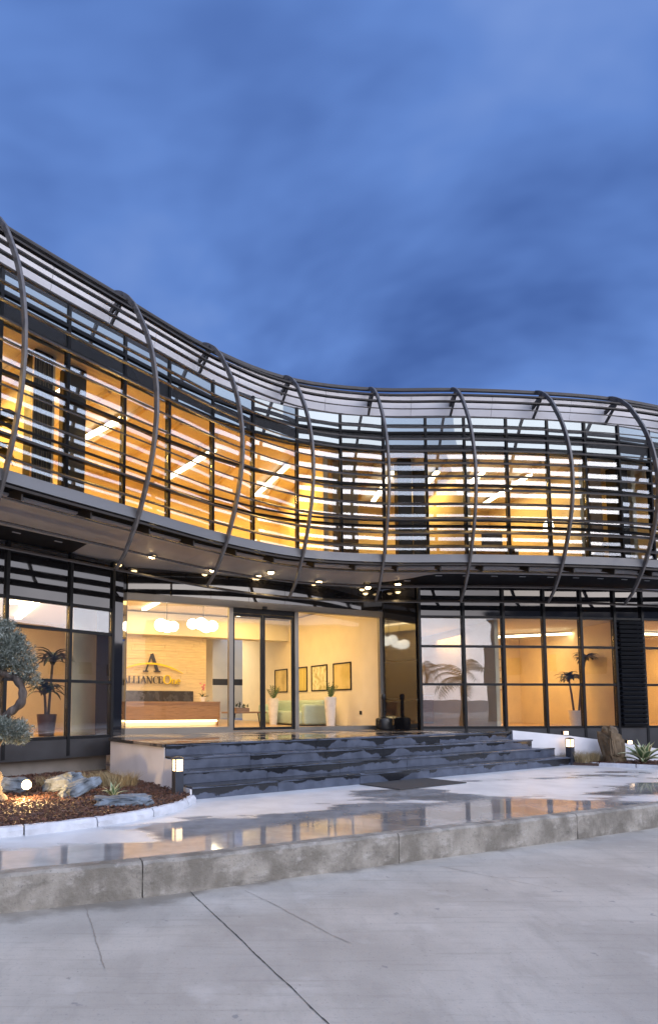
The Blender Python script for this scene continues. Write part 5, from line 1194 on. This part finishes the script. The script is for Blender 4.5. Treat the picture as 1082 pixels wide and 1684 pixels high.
hd = heading(RS[6] + 1.0); MB().box(fp[0], fp[1], fp[2] + 0.72, 1.3, 0.7, 0.05, hd).build('desk_top', 'dark_col', t_); MB().box(fp[0] - 0.55, fp[1], fp[2] + 0.34, 0.06, 0.6, 0.69, hd).build('leg', 'dark_col', t_); MB().box(fp[0] + 0.55, fp[1], fp[2] + 0.34, 0.06, 0.6, 0.69, hd).build('leg', 'dark_col', t_); MB().box(fp[0], fp[1] - 0.1, fp[2] + 1.0, 0.55, 0.04, 0.36, hd).build('monitor', 'dark_col', t_)
# ------------------------------------------------------------------ across the street, seen only in the glass: yard buildings and palms
def shed(x, y, w_, d_, h_, rz, label, roof):
    t_ = thing('warehouse', label, 'warehouse', (x, y, 0), 'warehouses across the street')
    MB().box(x, y, h_ / 2, w_, d_, h_, rz).build('wall', 'warehouse', t_)
    ca, sa = math.cos(rz), math.sin(rz); q = lambda a, b_, z: (x + a * ca - b_ * sa, y + a * sa + b_ * ca, z)
    MB().add([q(-w_ / 2 - .3, -d_ / 2 - .3, h_), q(w_ / 2 + .3, -d_ / 2 - .3, h_), q(w_ / 2 + .3, d_ / 2 + .3, h_), q(-w_ / 2 - .3, d_ / 2 + .3, h_), q(-w_ / 2 - .3, 0, h_ + roof), q(w_ / 2 + .3, 0, h_ + roof)], [(3, 2, 1, 0), (0, 1, 5, 4), (2, 3, 4, 5), (0, 4, 3), (1, 2, 5)]).build('roof', 'roof_grey', t_)
    for k in range(int(w_ // 4)):
        p = q(-w_ / 2 + 2.5 + 4 * k, d_ / 2 + 0.03, 0); MB().box(p[0], p[1], h_ * 0.55, 1.8, 0.08, 1.2, rz).build('window', 'black_glass', t_)
shed(-26, -42, 30, 14, 5.5, R(4), 'long low warehouse mirrored in the left office glass', 1.4)
shed(44.5, -8.5, 44, 12, 8.6, R(35.6) , 'tall dark warehouse added to block the sky mirrored in the amber panes of the right glazing', 1.0)  # placed and sized to keep the bright sky out of these reflections
simple('palm_leaf', (0.04, 0.075, 0.03), 0.5)
def palm(x, y, h_, label, seed):
    rnd = random.Random(seed); t_ = thing('palm_tree', label, 'palm tree', (x, y, 0), 'palm trees across the street')
    MB().tube([(x, y, -0.05), (x + .1, y, h_ * .5), (x, y + .1, h_)], [0.24, 0.17, 0.15], 10).build('trunk', 'bark', t_)
    V = []; F = []
    for k in range(22):
        az = rnd.uniform(0, 6.28); el = R(rnd.uniform(-10, 70)); p = Vector((x, y + .1, h_)); l = rnd.uniform(1.8, 2.5)
        for i in range(14):
            d = Vector((math.cos(az) * math.cos(el), math.sin(az) * math.cos(el), math.sin(el))); p = p + d * l / 14; el -= 0.11; sd_ = Vector((-math.sin(az), math.cos(az), 0))
            for sg_ in (-1, 1):
                o = len(V); tip = p + sd_ * sg_ * 0.5 * math.sin(0.25 + 2.6 * i / 14) + Vector((0, 0, -0.22)) + d * 0.15; V += [p - d * 0.05, p + d * 0.05, tip]; F.append((o, o + 1, o + 2))
    mesh_obj('crown', V, F, 'palm_leaf', t_)
palm(16.3, -7.5, 3.2, 'palm tree mirrored in the first pane right of the entrance', 3)
palm(21.5, -26.0, 4.6, 'taller palm tree mirrored in the second pane right of the entrance', 8)
